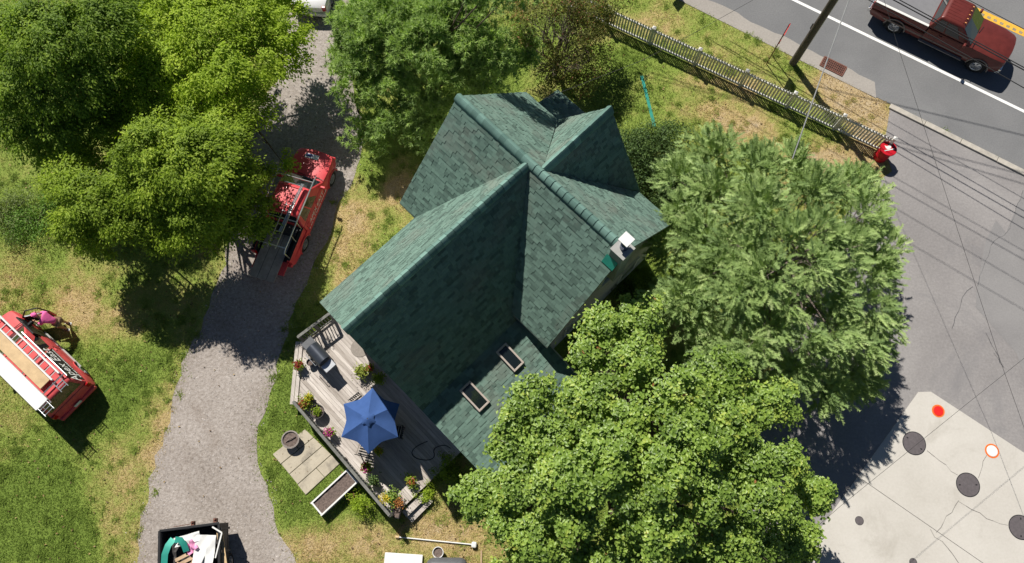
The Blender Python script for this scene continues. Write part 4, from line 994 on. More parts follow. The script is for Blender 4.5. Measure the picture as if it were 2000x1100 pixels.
t = MB(); t.tube([(-L / 2 - .05, 0, .5), (-L / 2 - .3, 0, .5)], .03); t.blob((-L / 2 - .3, 0, .55), .05); t.build('tow_hitch', MT['dark'], mx_)

# red pickup on the drive, with ladder rack and boards
L = 5.25; W = 1.86; zb = 1.16
ctr = (Vector(G2(622, 300, .8)) + Vector(G2(545, 508, .7))) / 2
hd2 = heading_of((533, 510), (618, 310))
rp, rb_, ri = vehicle('pickup_truck', 'red crew cab pickup with ladder rack parked on the gravel drive', 'pickup', (ctr.x - .12, ctr.y + .05, .006), hd2, dict(L=L, W=W, xf=1.72, xr=-1.5, wr=.37, z0=.42, paint=MT['red'], top=pickup_top(L, -1.0, 1.2, zb, .8, 1.08), bed=-1.0,
    cab=(1.25, .5, -.82, -1.02, zb - .02, 1.76, .86, .68), side_windows=[(.30, .58), (.62, .88)], handles=[.25, -.72], gaps=[.95, .0, -.86], mirror=MT['red'], lip=.035, ztail=.95))
bed_walls(rp, L, W / 2, -1.02, 1.18, MT['red'], MT['black'], floor=.8)
t = MB(); t.box((-L / 2 - .28, 0, .80), (.6, 1.45, .05)); t.build('tailgate', MT['red'], rp, bevel=.015)
lettering('APEX EAST', .30, MT['white'], rp, (.1, -W / 2 * ri['yscale'](0, .9) - .012, .88), -1, 0, shear=.15)
lettering('APEX EAST', .30, MT['white'], rp, (.1, W / 2 * ri['yscale'](0, .9) + .012, .88), 1, 0, shear=.15)
t = MB(); xx = -.85
while xx < 1.0:
    wd = random.uniform(.05, .14); t.box((xx + wd / 2, -W / 2 * ri['yscale'](0, .7) - .006, .66), (wd, .006, .05)); xx += wd + random.choice((.025, .025, .07))
o = t.build('small_print', MT['white'], rp); o['kind'] = 'stuff'
t = MB(); t.box((2.2, .05, 1.105), (.22, .62, .012)); t.build('hood_sticker', MT['white'], rp)
t = MB(); t.box((2.22, .16, 1.113), (.12, .3, .006)); t.build('sticker_print', mat('blue_print', (.03, .06, .25), .5), rp)
rk = MB(); ry = .82; zt_ = 1.95
for s in (-1, 1):
    rk.tube([(-L / 2 + .15, s * ry, 1.2), (-L / 2 + .12, s * ry, zt_ - .1), (-L / 2 + .25, s * ry, zt_), (.9, s * ry, zt_), (1.05, s * ry, zt_ - .05)], .028, 8)
    for x in (-L / 2 + .9, -1.12): rk.tube([(x, s * ry, 1.2), (x, s * ry, zt_)], .025, 8)
for x in (-2.3, -1.1, .75): rk.tube([(x, -ry, zt_), (x, ry, zt_)], .025, 8)
rk.tube([(.45, -.35, 1.84), (.45, -.35, 1.97), (.45, .35, 1.97), (.45, .35, 1.84)], .022, 6)
rk.build('ladder_rack', MT['alu'], rp, smooth=True)
def bed_thing(name, label, cat, parent_root, fn, m, group=None):
    """a separate load lying on a vehicle: placed with the vehicle's own position"""
    e = empty(name, parent_root.location, parent_root.rotation_euler.z); tag(e, label, cat, group); fn(e); return e
def f_(e):
    t = MB(); t.box((-2.25, .08, .87), (2.7, 1.12, .03)); t.build('sheet', mat('grey_brown_board', (.36, .31, .265), .85, var=.2, vs=4), e, bevel=.004)
    t = MB()
    for y in (-.12, .28): t.box((-2.25, y, .889), (2.7, .014, .004))
    t.build('seam', MT['dark'], e)
bed_thing('plywood_sheet', 'weathered brown board sticking out over the red pickup tailgate', 'board', rp, f_, None)
def ladder(e, x0, x1, y, wdt, z, n, m, w_=.07, h=.03, rung=.03):
    for s in (-1, 1):
        t = MB(); t.box(((x0 + x1) / 2, y + s * wdt / 2, z), (x1 - x0, h, w_)); t.build('rail', m, e, bevel=.006)
    for k in range(n):
        x = x0 + (x1 - x0) * (k + .5) / n; t = MB(); t.tube([(x, y - wdt / 2, z), (x, y + wdt / 2, z)], rung / 2, 6); t.build('rung', m, e)
bed_thing('ladder', 'silver ladder lying in the bed of the red pickup', 'ladder', rp, lambda e: ladder(e, -2.45, -.35, -.28, .34, 1.02 + .98, 7, MT['alu'], .05), None)
def f_(e):
    for k in range(2): t = MB(); t.tube([(-1.7, -.3 - .07 * k, 1.97 + .03), (.55, -.42 - .07 * k, 2.0)], .03, 8); t.build('pole', MT['alu'], e)
bed_thing('rack_poles', 'pair of silver poles strapped on the ladder rack of the red pickup', 'poles', rp, f_, None)
def f_(e):
    t = MB(); t.box((-1.28, 0, .99), (.42, 1.35, .36)); t.build('chest', MT['black'], e, bevel=.02)
    t = MB(); t.box((-1.28, 0, 1.185), (.44, 1.38, .03)); t.build('lid', MT['dark'], e, bevel=.01)
bed_thing('tool_chest', 'black tool chest behind the cab of the red pickup', 'tool box', rp, f_, None)

# faded red work van on the left lawn
L = 5.0; W = 1.95; zb = 1.1
hd3 = heading_of((150, 790), (-20, 625))
rc = Vector(G2(146, 786, .5)) + Vector((.2, -.05)); ctr = rc + Vector((math.cos(hd3), math.sin(hd3))) * (L / 2 + .05)
van_top = [(2.49, .6), (2.5, .85), (2.42, 1.0), (2.15, 1.05), (1.75, 1.09), (1.35, zb + .02), (.9, zb), (-2.3, zb), (-2.46, zb - .03), (-2.5, zb - .2), (-2.5, .6)]
vn, vb_, vi = vehicle('work_van', 'faded red work van with loaded roof rack and open door on the left lawn', 'van', (ctr.x, ctr.y, .0), hd3, dict(L=L, W=W, xf=1.55, xr=-1.5, wr=.36, z0=.34, paint=MT['redfade'], top=van_top, cab=(1.45, .55, -2.2, -2.42, zb - .02, 1.72, .92, .74), side_windows=[(.18, .40)], handles=[-.35], gaps=[.85, -.2], mirror=MT['black'], ztail=.95))
# lettered black side panel over the rear side glass
b_, r_ = vi['ring']
for s, (A, B, C_, D) in ((-1, (b_[3], b_[2], r_[2], r_[3])), (1, (b_[0], b_[1], r_[1], r_[0]))):
    def P_(a, t_): return (A.lerp(B, a)).lerp(D.lerp(C_, a), t_)
    nn = (B - A).cross(D - A).normalized()
    if nn.y * s < 0: nn = -nn
    g = MB(); q = [P_(a, t_) + nn * .016 for a, t_ in ((.44, .03), (.97, .03), (.97, .95), (.44, .95))]; g.add(q + [p - nn * .02 for p in q], [(0, 1, 2, 3)] + [(i, (i + 1) % 4, 4 + (i + 1) % 4, 4 + i) for i in range(4)]); pn = g.build('side_panel', MT['black'], vn)
    c_ = P_(.705, .58) + nn * .022; lean = math.atan2(abs(b_[0].y - r_[0].y), r_[0].z - b_[0].z)
    o = link('lettering', text_mesh('Apex East', .50, MT['white'], .2, .003), pn, c_); o.rotation_euler = (R(90) - lean, 0, 0 if s < 0 else math.pi)
    t = MB(); a_ = .46
    while a_ < .94:
        wd = random.uniform(.008, .02); q = [P_(x, y) + nn * .021 for x, y in ((a_, .09), (a_ + wd, .09), (a_ + wd, .17), (a_, .17))]; t.add(q, [(0, 1, 2, 3)]); a_ += wd + random.choice((.005, .005, .014))
    o = t.build('small_print', MT['white'], pn); o['kind'] = 'stuff'
# open front door (right side) and dark door opening
t = MB(); t.box((1.05, -.93, .9), (1.05, .06, 1.1)); t.build('door_opening', MT['black'], vn)
dh = Vector((1.62, -.95, 0)); da = R(-54)
def dp(s, z, o=0): return (dh.x - math.cos(da) * s - math.sin(da) * o, dh.y + math.sin(da) * s - math.cos(da) * o, z)
t = MB(); q = [dp(0, .42), dp(1.02, .42), dp(1.08, 1.05), dp(0, 1.08)]; q2 = [dp(0, .42, .08), dp(1.02, .42, .08), dp(1.08, 1.05, .08), dp(0, 1.08, .08)]
t.add(q + q2, [(0, 1, 2, 3), (7, 6, 5, 4)] + [(i, (i + 1) % 4, 4 + (i + 1) % 4, 4 + i) for i in range(4)]); dd = t.build('door', MT['redfade'], vn, bevel=.015)
t = MB(); t.tube([dp(.02, 1.05, .04), dp(.5, 1.66, .04), dp(.98, 1.66, .04), dp(1.06, 1.05, .04)], .03, 6); t.build('window_frame', MT['black'], dd)
t = MB(); q = [dp(.08, .48, -.02), dp(.98, .48, -.02), dp(1.02, 1.0, -.02), dp(.06, 1.02, -.02)]; t.add(q, [(0, 1, 2, 3)]); t.build('lining', MT['black'], dd)
t = MB(); t.bar(dp(.1, 1.09, .04), dp(1.02, 1.07, .04), .05, .03); t.build('window_sill', MT['alu'], dd)
for s in (-1, 1):
    t = MB(); t.box((-.2, s * .97, .33), (2.3, .1, .05)); t.build('step_bar', MT['trim'], vn, bevel=.015)
rk = MB()
for x in (.5, -.7, -1.95): rk.tube([(x, -.82, 1.74), (x, -.82, 1.9), (x, .82, 1.9), (x, .82, 1.74)], .025, 8)
for s in (-1, 1): rk.tube([(.6, s * .8, 1.9), (-2.1, s * .8, 1.9)], .025, 8)
for s in (-1, 1):
    for k in range(3): rk.tube([(-2.1 - .12 * k, s * .42 - .18, 1.88), (-2.1 - .12 * k, s * .42 + .18, 1.88)], .018, 6)
    rk.tube([(-1.9, s * .42 - .16, 1.9), (-2.45, s * .42 - .16, 1.9)], .02, 6); rk.tube([(-1.9, s * .42 + .16, 1.9), (-2.45, s * .42 + .16, 1.9)], .02, 6)
rk.build('roof_rack', MT['alu'], vn, smooth=True)
def f_(e):
    ladder(e, -1.85, 3.1, -.52, .34, 1.975, 15, MT['white'], .09, .06, .035)
bed_thing('extension_ladder', 'white extension ladder on the roof rack of the van', 'ladder', vn, f_, None)
def f_(e): t = MB(); t.box((.55, -.06, 1.945), (4.6, .46, .045)); t.build('plank', MT['plywood'], e, bevel=.006)
bed_thing('scaffold_plank', 'tan wooden plank lying along the middle of the van rack', 'plank', vn, f_, None)
def f_(e):
    t = MB(); t.box((.35, .52, 1.96), (5.3, .56, .06)); t.build('tray', MT['white'], e, bevel=.02)
    for s in (-1, 1): t = MB(); t.box((.35, .52 + s * .26, 2.0), (5.3, .035, .06)); t.build('edge', MT['white'], e, bevel=.01)
    ladder(e, -2.75, -2.3, .52, .4, 1.96, 3, MT['alu'], .06)
bed_thing('walk_board', 'long bright white walk board on the outer side of the van rack', 'walk board', vn, f_, None)

# white car beyond the trees at the top
L = 4.5; W = 1.8; zb = .95
cp0 = Vector(G2(603, 22, .6)); hd4 = heading_of((603, 30), (622, -60))
ct = cp0 + Vector((math.cos(hd4), math.sin(hd4))) * L / 2
car_top = [(2.24, .5), (2.25, .68), (2.15, .78), (1.8, .86), (1.3, .93), (.9, zb), (-1.4, zb), (-1.7, zb + .01), (-2.1, zb - .02), (-2.23, zb - .1), (-2.25, .6)]
wc, wb_, wi = vehicle('white_car', 'white sedan at the top edge with only its tail showing', 'car', (ct.x, ct.y, .006), hd4, dict(L=L, W=W, xf=1.4, xr=-1.32, wr=.32, z0=.26, paint=MT['carwhite'], top=car_top, cab=(1.15, .25, -.95, -1.6, zb - .02, 1.42, .82, .6), side_windows=[(.25, .5), (.53, .8)], handles=[.2, -.6], gaps=[.8, 0, -.8], mirror=MT['carwhite'], ztail=.78, nose=.2))

# ------------------------------------------------------------ dump trailer with debris
TZ = 1.45
p1, p2, p3 = Vector(G2(312, 1037, TZ)), Vector(G2(428, 1022, TZ)), Vector(G2(311, 1100, TZ))
tx = (p2 - p1).normalized(); ty = Vector((tx.y, -tx.x)); TW = (p2 - p1).length; TL = 3.6
tr = tag(empty('dump_trailer', (p1.x, p1.y, .006), math.atan2(tx.y, tx.x)), 'black dump trailer full of building debris on the drive', 'trailer')
t = MB(); t.box((TW / 2, -TL / 2, .6), (TW, TL, .12)); t.build('floor', MT['dark'], tr)
for nm, c_, d_ in (('side_wall', (.03, -TL / 2, 1.02), (.06, TL, .86)), ('side_wall', (TW - .03, -TL / 2, 1.02), (.06, TL, .86)), ('front_wall', (TW / 2, -.03, 1.02), (TW - .13, .06, .86)), ('rear_gate', (TW / 2, -TL + .03, 1.02), (TW - .13, .06, .86))):
    t = MB(); t.box(c_, d_); t.build(nm, MT['dark'], tr, bevel=.01)
t = MB()
for a, b in (((0, 0), (TW, 0)), ((0, 0), (0, -TL)), ((TW, 0), (TW, -TL)), ((0, -TL), (TW, -TL))): t.bar((*a, TZ), (*b, TZ), .09, .07)
t.build('rim_rail', MT['black'], tr, bevel=.01)
t = MB()
for k in range(5):
    for s in (-.04, TW + .04): t.box((s, -.2 - k * .8, 1.0), (.07, .08, .85))
t.build('stake', MT['dark'], tr)
for s in (-1, 1):
    for yy in (-1.4, -2.2): wheel(tr, TW / 2 + s * (TW / 2 - .12), yy, .3, -s, MT['alu'], .22)
for o in [c for c in tr.children if c.name.startswith('wheel')]: o.rotation_euler = (0, 0, math.pi / 2)
for xx in (TW * .55, TW * .93): t = MB(); t.box((xx, .1, 1.38), (.12, .18, .16)); t.tube([(xx, .16, 1.3), (xx, .16, 1.52)], .04, 8); t.build('latch', MT['rust'], tr, bevel=.01)
t = MB(); t.tube([(.5, .08, 1.42), (1.1, .1, 1.44)], .012, 5); t.build('tarp_rod', MT['rust'], tr)
def tpt(x, y, z): return Vector((tr.location.x, tr.location.y, 0)) + Vector((tx.x * x + ty.x * -y, tx.y * x + ty.y * -y, z))
TR = tr.rotation_euler.z
def in_trailer(name, label, cat, loc, rz, fn, group=None):
    e = empty(name, tpt(*loc), TR + rz); tag(e, label, cat, group); fn(e); return e
t = MB()
hp = np.random.default_rng(3)
gxs = np.linspace(.08, TW - .08, 14); gys = np.linspace(-TL + .1, -.1, 20); vv = []; 
for y in gys:
    for x in gxs: vv.append((x, y, .75 + .3 * float(fbm(x * 3, y * 3, .9)) ))
nf = []
for j in range(19):
    for i in range(13): k = j * 14 + i; nf.append((k, k + 1, k + 15, k + 14))
t.add(vv, nf); o = t.build('debris_heap', mat('dark_debris', (.06, .055, .055), .95, var=.6, vs=9, bump=.8, bs=15), None, tr.location, TR); tag(o, 'dark rubble filling the bottom of the trailer', 'rubble', kind='stuff')
def pallet(e):
    for k in range(6): t = MB(); t.box((0, -.5 + k * .19, .1), (1.1, .12, .025)); t.build('slat', MT['pallet'], e, bevel=.003)
    for x in (-.5, 0, .5): t = MB(); t.box((x, -.03, .04), (.06, 1.1, .09)); t.build('runner', MT['pallet'], e)
in_trailer('pallet', 'wooden pallet tipped among the debris in the trailer', 'pallet', (1.15, -1.35, 1.12), R(20), pallet)
def sheetfn(w_, h, m, sag=.06, crease=True):
    def fn(e):
        t = MB(); n = 8; vs = [(w_ * (i / n - .5), h * (j / n - .5), sag * math.sin(i * 1.1) * math.cos(j * .9) + (.10 * (i > 4) if crease else 0)) for j in range(n + 1) for i in range(n + 1)]
        t.add(vs + [(x, y, z - .012) for x, y, z in vs], [(j * 9 + i, j * 9 + i + 1, j * 9 + i + 10, j * 9 + i + 9) for j in range(n) for i in range(n)] + [(81 + j * 9 + i, 81 + j * 9 + i + 9, 81 + j * 9 + i + 10, 81 + j * 9 + i + 1) for j in range(n) for i in range(n)])
        t.build('sheet', m, e, smooth=True, ang=60)
    return fn
in_trailer('white_sheet', 'large crumpled white siding piece on top of the trailer load', 'siding', (1.62, -.85, 1.36), R(-8), sheetfn(.8, 1.0, MT['white']))
in_trailer('white_sheet', 'narrow white strip of siding lying across the pallet', 'siding', (1.25, -1.5, 1.34), R(-28), sheetfn(.32, 1.3, MT['white'], .03))
in_trailer('white_sheet', 'white wrap sheet near the front wall of the trailer', 'wrap', (.95, -.42, 1.28), R(8), sheetfn(1.0, .34, MT['white'], .04))
in_trailer('pink_scrap', 'pink insulation scrap between the white sheets', 'insulation', (1.1, -.72, 1.3), R(35), sheetfn(.45, .4, mat('pink_insulation', (.75, .3, .5), .9, var=.25, vs=12), .08))
in_trailer('tan_board', 'tan offcut board along the right wall inside the trailer', 'board', (2.2, -.9, 1.25), R(8), lambda e: MB().box((0, 0, 0), (.22, 1.2, .03)).build('plank', MT['plywood'], e))
def strap(path, wd):
    def fn(e):
        t = MB()
        P = [Vector(p) for p in path]; vs = []
        for i, p in enumerate(P):
            d = (P[min(i + 1, len(P) - 1)] - P[max(i - 1, 0)]); n = Vector((-d.y, d.x, 0)); n = n.normalized() * wd / 2 if n.length > 1e-6 else Vector((wd / 2, 0, 0)); vs += [p - n, p + n]
        m_ = len(vs); vs += [v - Vector((0, 0, .012)) for v in vs]
        t.add(vs, [(2 * i, 2 * i + 1, 2 * i + 3, 2 * i + 2) for i in range(len(P) - 1)] + [(m_ + 2 * i, m_ + 2 * i + 2, m_ + 2 * i + 3, m_ + 2 * i + 1) for i in range(len(P) - 1)]); t.build('strip', MT['teal'], e, smooth=True, ang=60)
    return fn
in_trailer('gutter_strip', 'teal metal strip bent along the left wall of the trailer', 'metal strip', (0, 0, 0), 0, strap([(.45, -.35, 1.35), (.3, -.55, 1.42), (.2, -.85, 1.46), (.17, -1.3, 1.45), (.2, -1.9, 1.4)], .24))
in_trailer('gutter_strip', 'short teal metal strip curving over the pallet', 'metal strip', (0, 0, 0), 0, strap([(.55, -.38, 1.42), (.78, -.42, 1.48), (.9, -.6, 1.46), (.95, -.85, 1.36)], .22))
in_trailer('gutter_strip', 'teal metal strip sticking out at the right of the load', 'metal strip', (0, 0, 0), 0, strap([(1.75, -1.35, 1.3), (1.85, -1.5, 1.38), (1.8, -1.8, 1.36)], .26))
in_trailer('white_trim', 'thin white trim bent at the right corner of the trailer', 'trim', (0, 0, 0), 0, lambda e: [MB().bar((1.95, -.1, 1.5), (2.3, -.35, 1.5), .05, .03).build('strip', MT['white'], e), MB().bar((2.3, -.35, 1.5), (2.05, -1.2, 1.48), .05, .03).build('strip', MT['white'], e)])

# ============================================================ STREET SIDE
# white picket fence
F0, F1 = G(1268, 87), G(1627, 253); fdir = (F1 - F0).normalized(); SEC = (F1 - F0).length / 4
fence = tag(empty('picket_fence', F0, math.atan2(fdir.y, fdir.x)), 'white picket fence between the roadside grass and the yard', 'fence')
pk = MB(); pk.box((0, 0, .61), (.08, .022, 1.1)); pk.add([(-.04, -.011, 1.16), (.04, -.011, 1.16), (.04, .011, 1.16), (-.04, .011, 1.16), (0, 0, 1.22)], [(0, 1, 4), (1, 2, 4), (2, 3, 4), (3, 0, 4)]); pkm = pk.mesh('picket', MT['vinyl'])
po_ = MB(); po_.box((0, 0, .62), (.12, .12, 1.27)); pom = po_.mesh('post', MT['vinyl'])
cpm = MB(); cpm.box((0, 0, 1.265), (.17, .17, .03)); cpm.add([(-.08, -.08, 1.28), (.08, -.08, 1.28), (.08, .08, 1.28), (-.08, .08, 1.28), (0, 0, 1.35)], [(0, 1, 4), (1, 2, 4), (2, 3, 4), (3, 0, 4)]); cpm = cpm.mesh('post_cap', MT['vinyl'])
for k in range(-2, 6):
    x = k * SEC; p = link('post', pom, fence, (x, 0, 0)); link('post_cap', cpm, p)
    if k == 5: break
    for z, hh in ((.13, .09), (1.04, .08)):
        t = MB(); t.box((x + SEC / 2, 0, z), (SEC - .12, .075, hh)); t.build('rail', MT['vinyl'], fence)
    for j in range(16):
        q = link('picket', pkm, fence, (x + .055 + (SEC - .11) * (j + .5) / 16, random.uniform(-.004, .004), random.uniform(-.012, .012))); q.rotation_euler = (random.uniform(-.012, .012), random.uniform(-.012, .012), 0)

# utility pole
pb = G(1548, 124); up = tag(empty('utility_pole', pb), 'dark wooden utility pole beside the road verge', 'utility pole')
t = MB(); t.tube([(0, 0, -.2), (0, 0, 3), (0, 0, 6), (0, 0, 7.9)], [.17, .155, .14, .13], 14); t.build('shaft', MT['polewood'], up, smooth=True)
for z, a in ((2.0, .4), (2.6, 2.2), (3.1, .6)): t = MB(); t.box((.17 * math.cos(a), .17 * math.sin(a), z), (.07, .07, .3)); t.build('step_bracket', MT['dark'], up)
t = MB(); t.tube([(.15, -.08, .1), (.14, -.08, 6)], .02, 6); t.build('ground_conduit', MT['wirelight'], up)
t = MB(); t.box((0, 0, 7.5), (.1, .9, .12), rz=math.atan2(rd.y, rd.x)); t.build('crossarm', MT['polewood'], up)
# twin-post notice seen edge on
sa, sb = G(1507, 107), G(1497, 125); sg = tag(empty('road_sign', (sa + sb) / 2, math.atan2((sb - sa).y, (sb - sa).x)), 'thin two-post red and white notice seen edge on beside the utility pole', 'sign'); sl = (sb - sa).length
for s in (-1, 1): t = MB(); t.box((s * sl / 2, 0, 1.15), (.035, .035, 2.3)); t.build('post', mat('sign_post', (.1, .05, .045), .6) if s < 0 else MT['rust'], sg)
t = MB(); t.box((0, .03, 1.98), (sl + .12, .014, .62)); pnl = t.build('panel', MT['white'], sg)
t = MB(); t.box((0, .03, 1.70), (sl + .13, .022, .1)); t.build('border', MT['redlid'], pnl)
t = MB(); t.box((0, .03, 2.26), (sl + .13, .022, .1)); t.build('border', MT['redlid'], pnl)
# street sign whose shadow falls into view
ss = G(1327, 8) + Vector((-LD.x, -LD.y, 0)) / -LD.z * 2.5; ss.z = 0
sgn = tag(empty('street_sign', ss, .9), 'dark street sign on a post beyond the top edge, its shadow on the verge', 'sign')
t = MB(); t.tube([(0, 0, 0), (0, 0, 2.8)], .03, 8); t.build('post', MT['alu'], sgn)
t = MB(); t.box((0, .04, 2.5), (.62, .012, .62)); t.build('plate', MT['black'], sgn)

# storm drain
gr = tag(empty('storm_drain', (*G2(1627, 130), .0), math.atan2(rd.y, rd.x)), 'rusty rectangular storm drain grate at the road edge', 'drain')
t = MB(); t.box((0, 0, .012), (1.12, .56, .014)); t.build('pit', MT['black'], gr)
t = MB()
for y in (-.27, .27): t.box((0, y, .03), (1.16, .06, .03))
for x in (-.56, .56): t.box((x, 0, .031), (.06, .5, .03))
t.build('frame', MT['rust'], gr)
for k in range(4): t = MB(); t.box((0, -.18 + k * .12, .026), (1.06, .03, .025)); t.build('grate_bar', MT['rust'], gr)
for k in range(12): t = MB(); t.box((-.48 + k * .087, 0, .029), (.03, .48, .022)); t.build('grate_bar', MT['rust'], gr)

# red drum by the fence end
dp_ = G(1736, 290, .84); dr_ = tag(empty('red_drum', (dp_.x, dp_.y, .0), .3), 'red drum with white emblem lid at the end of the picket fence', 'drum')
t = MB(); t.lathe([(.29, 0), (.3, .02), (.3, .28), (.31, .3), (.3, .32), (.3, .58), (.31, .6), (.3, .62), (.3, .76), (.315, .80)], 28); t.build('barrel', MT['drumred'], dr_, smooth=True)
t = MB(); t.lathe([(.365, .78), (.37, .82), (.355, .845), (.0, .85)], 28); ld = t.build('lid', MT['drumred'], dr_, smooth=True)
emb = [(-.13, .02), (-.12, .17), (-.06, .10), (.06, .10), (.13, .16), (.13, .02), (.08, -.05), (-.08, -.05)]
t = MB(); t.prism([(x, y + .02) for x, y in emb], .85, .857); t.build('emblem', MT['white'], ld)
t = MB(); t.prism([(-.24, -.075), (.22, -.12), (.22, -.075), (-.24, -.03)], .851, .858); t.build('emblem', MT['white'], ld)

# covers in the pad
def cover(px, py, r, m, ring, label, group=None, z=.019):
    e = tag(empty('manhole_cover', (*G2(px, py), z), random.uniform(0, 3)), label, 'cover', group)
    t = MB(); t.lathe([(r, 0), (r, .006), (r * .94, .008), (r * .94, .002)], 36); t.build('rim', ring, e)
    t = MB(); t.lathe([(r * .93, .0), (r * .93, .007), (0, .010)], 36); pl_ = t.build('plate', m, e)
    for s in (-1, 1): t = MB(); t.box((s * r * .7, 0, .0105), (r * .16, r * .1, .004)); t.build('lifting_slot', MT['black'], pl_)
cover(1785, 866, .47, MT['lid'], MT['dark'], 'dark round tank cover nearest the red cap on the concrete pad')
cover(1890, 947, .47, MT['lid'], MT['dark'], 'dark round tank cover in the middle of the concrete pad')
cover(1993, 1030, .47, MT['lid'], MT['dark'], 'dark round tank cover cut by the right picture edge')
cover(1678, 1017, .17, MT['lid'], MT['dark'], 'small dark cover in the tree shade on the concrete pad')
cover(1783, 1098, .15, MT['lid'], MT['dark'], 'small dark cover at the bottom edge of the concrete pad')
def cap(px, py, r, m, label):
    e = tag(empty('filler_cap', (*G2(px, py), .019), 0), label, 'cap')
    t = MB(); t.lathe([(r * 1.3, 0), (r * 1.3, .003), (r, .0035), (r, 0)], 32); t.build('painted_ring', MT['orange'], e)
    t = MB(); t.lathe([(r, 0), (r, .012), (r * .9, .018), (0, .02)], 32); t.build('plate', m, e)
cap(1832, 803, .2, MT['redlid'], 'red filler cap with orange ring at the top of the concrete pad'); cap(1937, 881, .22, MT['white'], 'white filler cap with orange ring on the concrete pad')

# teal strip on the back lawn
a, b = G(1253, 148, .02), G(1278, 247, .02); d = b - a
e = tag(empty('metal_strip', (a + b) / 2, math.atan2(d.y, d.x)), 'teal metal strip lying on the back lawn below the fence', 'metal strip')
t = MB(); t.box((0, 0, .0), (d.length, .13, .012)); t.box((0, .06, .02), (d.length, .012, .04)); t.build('strip', MT['teal'], e)

# ------------------------------------------------------------ overhead wires
def wire(name, label, pts, r, m, group='overhead wires', sag=.0):
    P = [Vector(p) for p in pts]; path = []
    for a, b in zip(P, P[1:]):
        for k in range(12):
            f = k / 12; q = a.lerp(b, f); q.z -= sag * 4 * f * (1 - f); path.append(q)
    path.append(P[-1]); t = MB(); t.tube([p - P[0] for p in path], r, 6); o = t.build(name, m, None, P[0], smooth=True); return tag(o, label, 'wire', group)
def ext(a, b, m0=9, m1=9): d = (b - a).normalized(); return [a - d * m0, b + d * m1]
WZ = 5.0
wire('overhead_cable', 'thick black cable over the maroon pickup, upper of the close pair', ext(G(1745, 0, WZ), G(2000, 137, WZ)), .024, MT['wire'])
wire('overhead_cable', 'thick black cable over the maroon pickup, lower of the close pair', ext(G(1757, 0, WZ - .15), G(2000, 132, WZ - .15)), .02, MT['wire'])
wire('overhead_cable', 'lashed cable crossing the side of the maroon pickup', ext(G(1697, 0, WZ - .2), G(2000, 172, WZ - .2)), .018, MT['wire'])
wire('overhead_cable', 'single cable crossing the yellow centre line', ext(G(1892, 0, WZ + .6), G(2000, 57, WZ + .6)), .014, MT['wire'])
def shadow_wire(label, s0, s1, z, r):
    off = Vector((LD.x, LD.y, 0)) / LD.z * z
    a, b = G(*s0) + off, G(*s1) + off; a.z = b.z = z
    wire('power_line', label, ext(a, b, 14, 10), r, MT['wire'], 'high power lines')
for lb, s0, s1, z, r in (('third lowest shadow line across the lot', (1767, 358), (2000, 491), 8.2, .014), ('second shadow below the crisp cable shadows', (1772, 379), (2000, 508), 8.4, .017), ('second lowest shadow line across the lot', (1767, 418), (2000, 555), 9.2, .014), ('lowest shadow line across the lot', (1733, 450), (2000, 606), 10.2, .014), ('upper of two shadows just above the drum', (1743, 275), (2000, 342), 9.0, .02), ('lower of two shadows just above the drum', (1749, 285), (2000, 360), 9.0, .02), ('soft shadow along the road asphalt', (1770, 210), (2000, 265), 9.5, .024)): shadow_wire('high power line out of view casting the ' + lb, s0, s1, z, r)
wire('service_wire', 'thin wire running down over the parking lot to the right edge', [G(1700, -90, 6.6), G(1755, 95, 6), G(1952, 700, 3.2), G(2080, 1060, 2.6)], .007, MT['wire'], None)
wire('service_wire', 'thin wire crossing the corner of the concrete pad', [G(2050, 660, 5.1), G(1876, 799, 5.1), G(1640, 990, 5.1), G(1560, 1060, 5.1)], .006, MT['wire'], None)
wire('service_cable', 'pale twisted cable slanting over the picket fence to the spruce', [G(1690, -90, 8.5), G(1658, 0, 7.6), G(1604, 150, 6.4), G(1548, 310, 5.3)], .022, MT['wirelight'], None)
hp_ = G(1060, 194, 4.25)
wire('service_drop', 'thin wire running from the road pole to the house eave', [G(1560, -50, 8.0), G(1346, 70, 6.2), G(1255, 118, 5.4), hp_], .008, MT['wire'], None)

# ============================================================ DECK
DZ0 = .45
deck = tag(empty('deck', HO, HA), 'weathered plank deck with railing at the gable end of the house', 'deck')
dA, dB, dC, dD, dF = [to_house(G(*p, DZ0)) for p in ((652, 622), (592, 668), (581, 790), (768, 1010), (893, 880))]
dpoly = ccw([dA, dB, dC, dD, (dD[0] + .05, -7.9), (dA[0], -7.9)])
vmin = min(p[1] for p in dpoly); umin, umax = min(p[0] for p in dpoly), max(p[0] for p in dpoly)
vv = vmin; k = 0
while vv < -7.92:
    js = umin + random.uniform(1.2, 4.5)
    for s0, s1 in ((umin - .1, js), (js + .006, js + 3.7), (js + 3.706, umax + .1)):
        q = clip_convex([(s0, vv), (s1, vv), (s1, vv + .134), (s0, vv + .134)], dpoly)
        if len(q) >= 3 and abs(sum(q[i - 1][0] * q[i][1] - q[i][0] * q[i - 1][1] for i in range(len(q)))) > .02:
            t = MB(); t.prism(q, DZ0 - .035, DZ0 + random.uniform(-.002, .002)); t.build('board', MT['deck'], deck)
    vv += .142
cx_ = sum(p[0] for p in dpoly) / len(dpoly); cy_ = sum(p[1] for p in dpoly) / len(dpoly)
t = MB(); t.prism([(cx_ + (x - cx_) * .985, cy_ + (y - cy_) * .985) for x, y in dpoly], .02, DZ0 - .04); t.build('joist_frame', MT['oldboard'], deck)
MT['railwood'] = mat('rail_wood', (.17, .17, .155), .85, var=.3, vs=6)
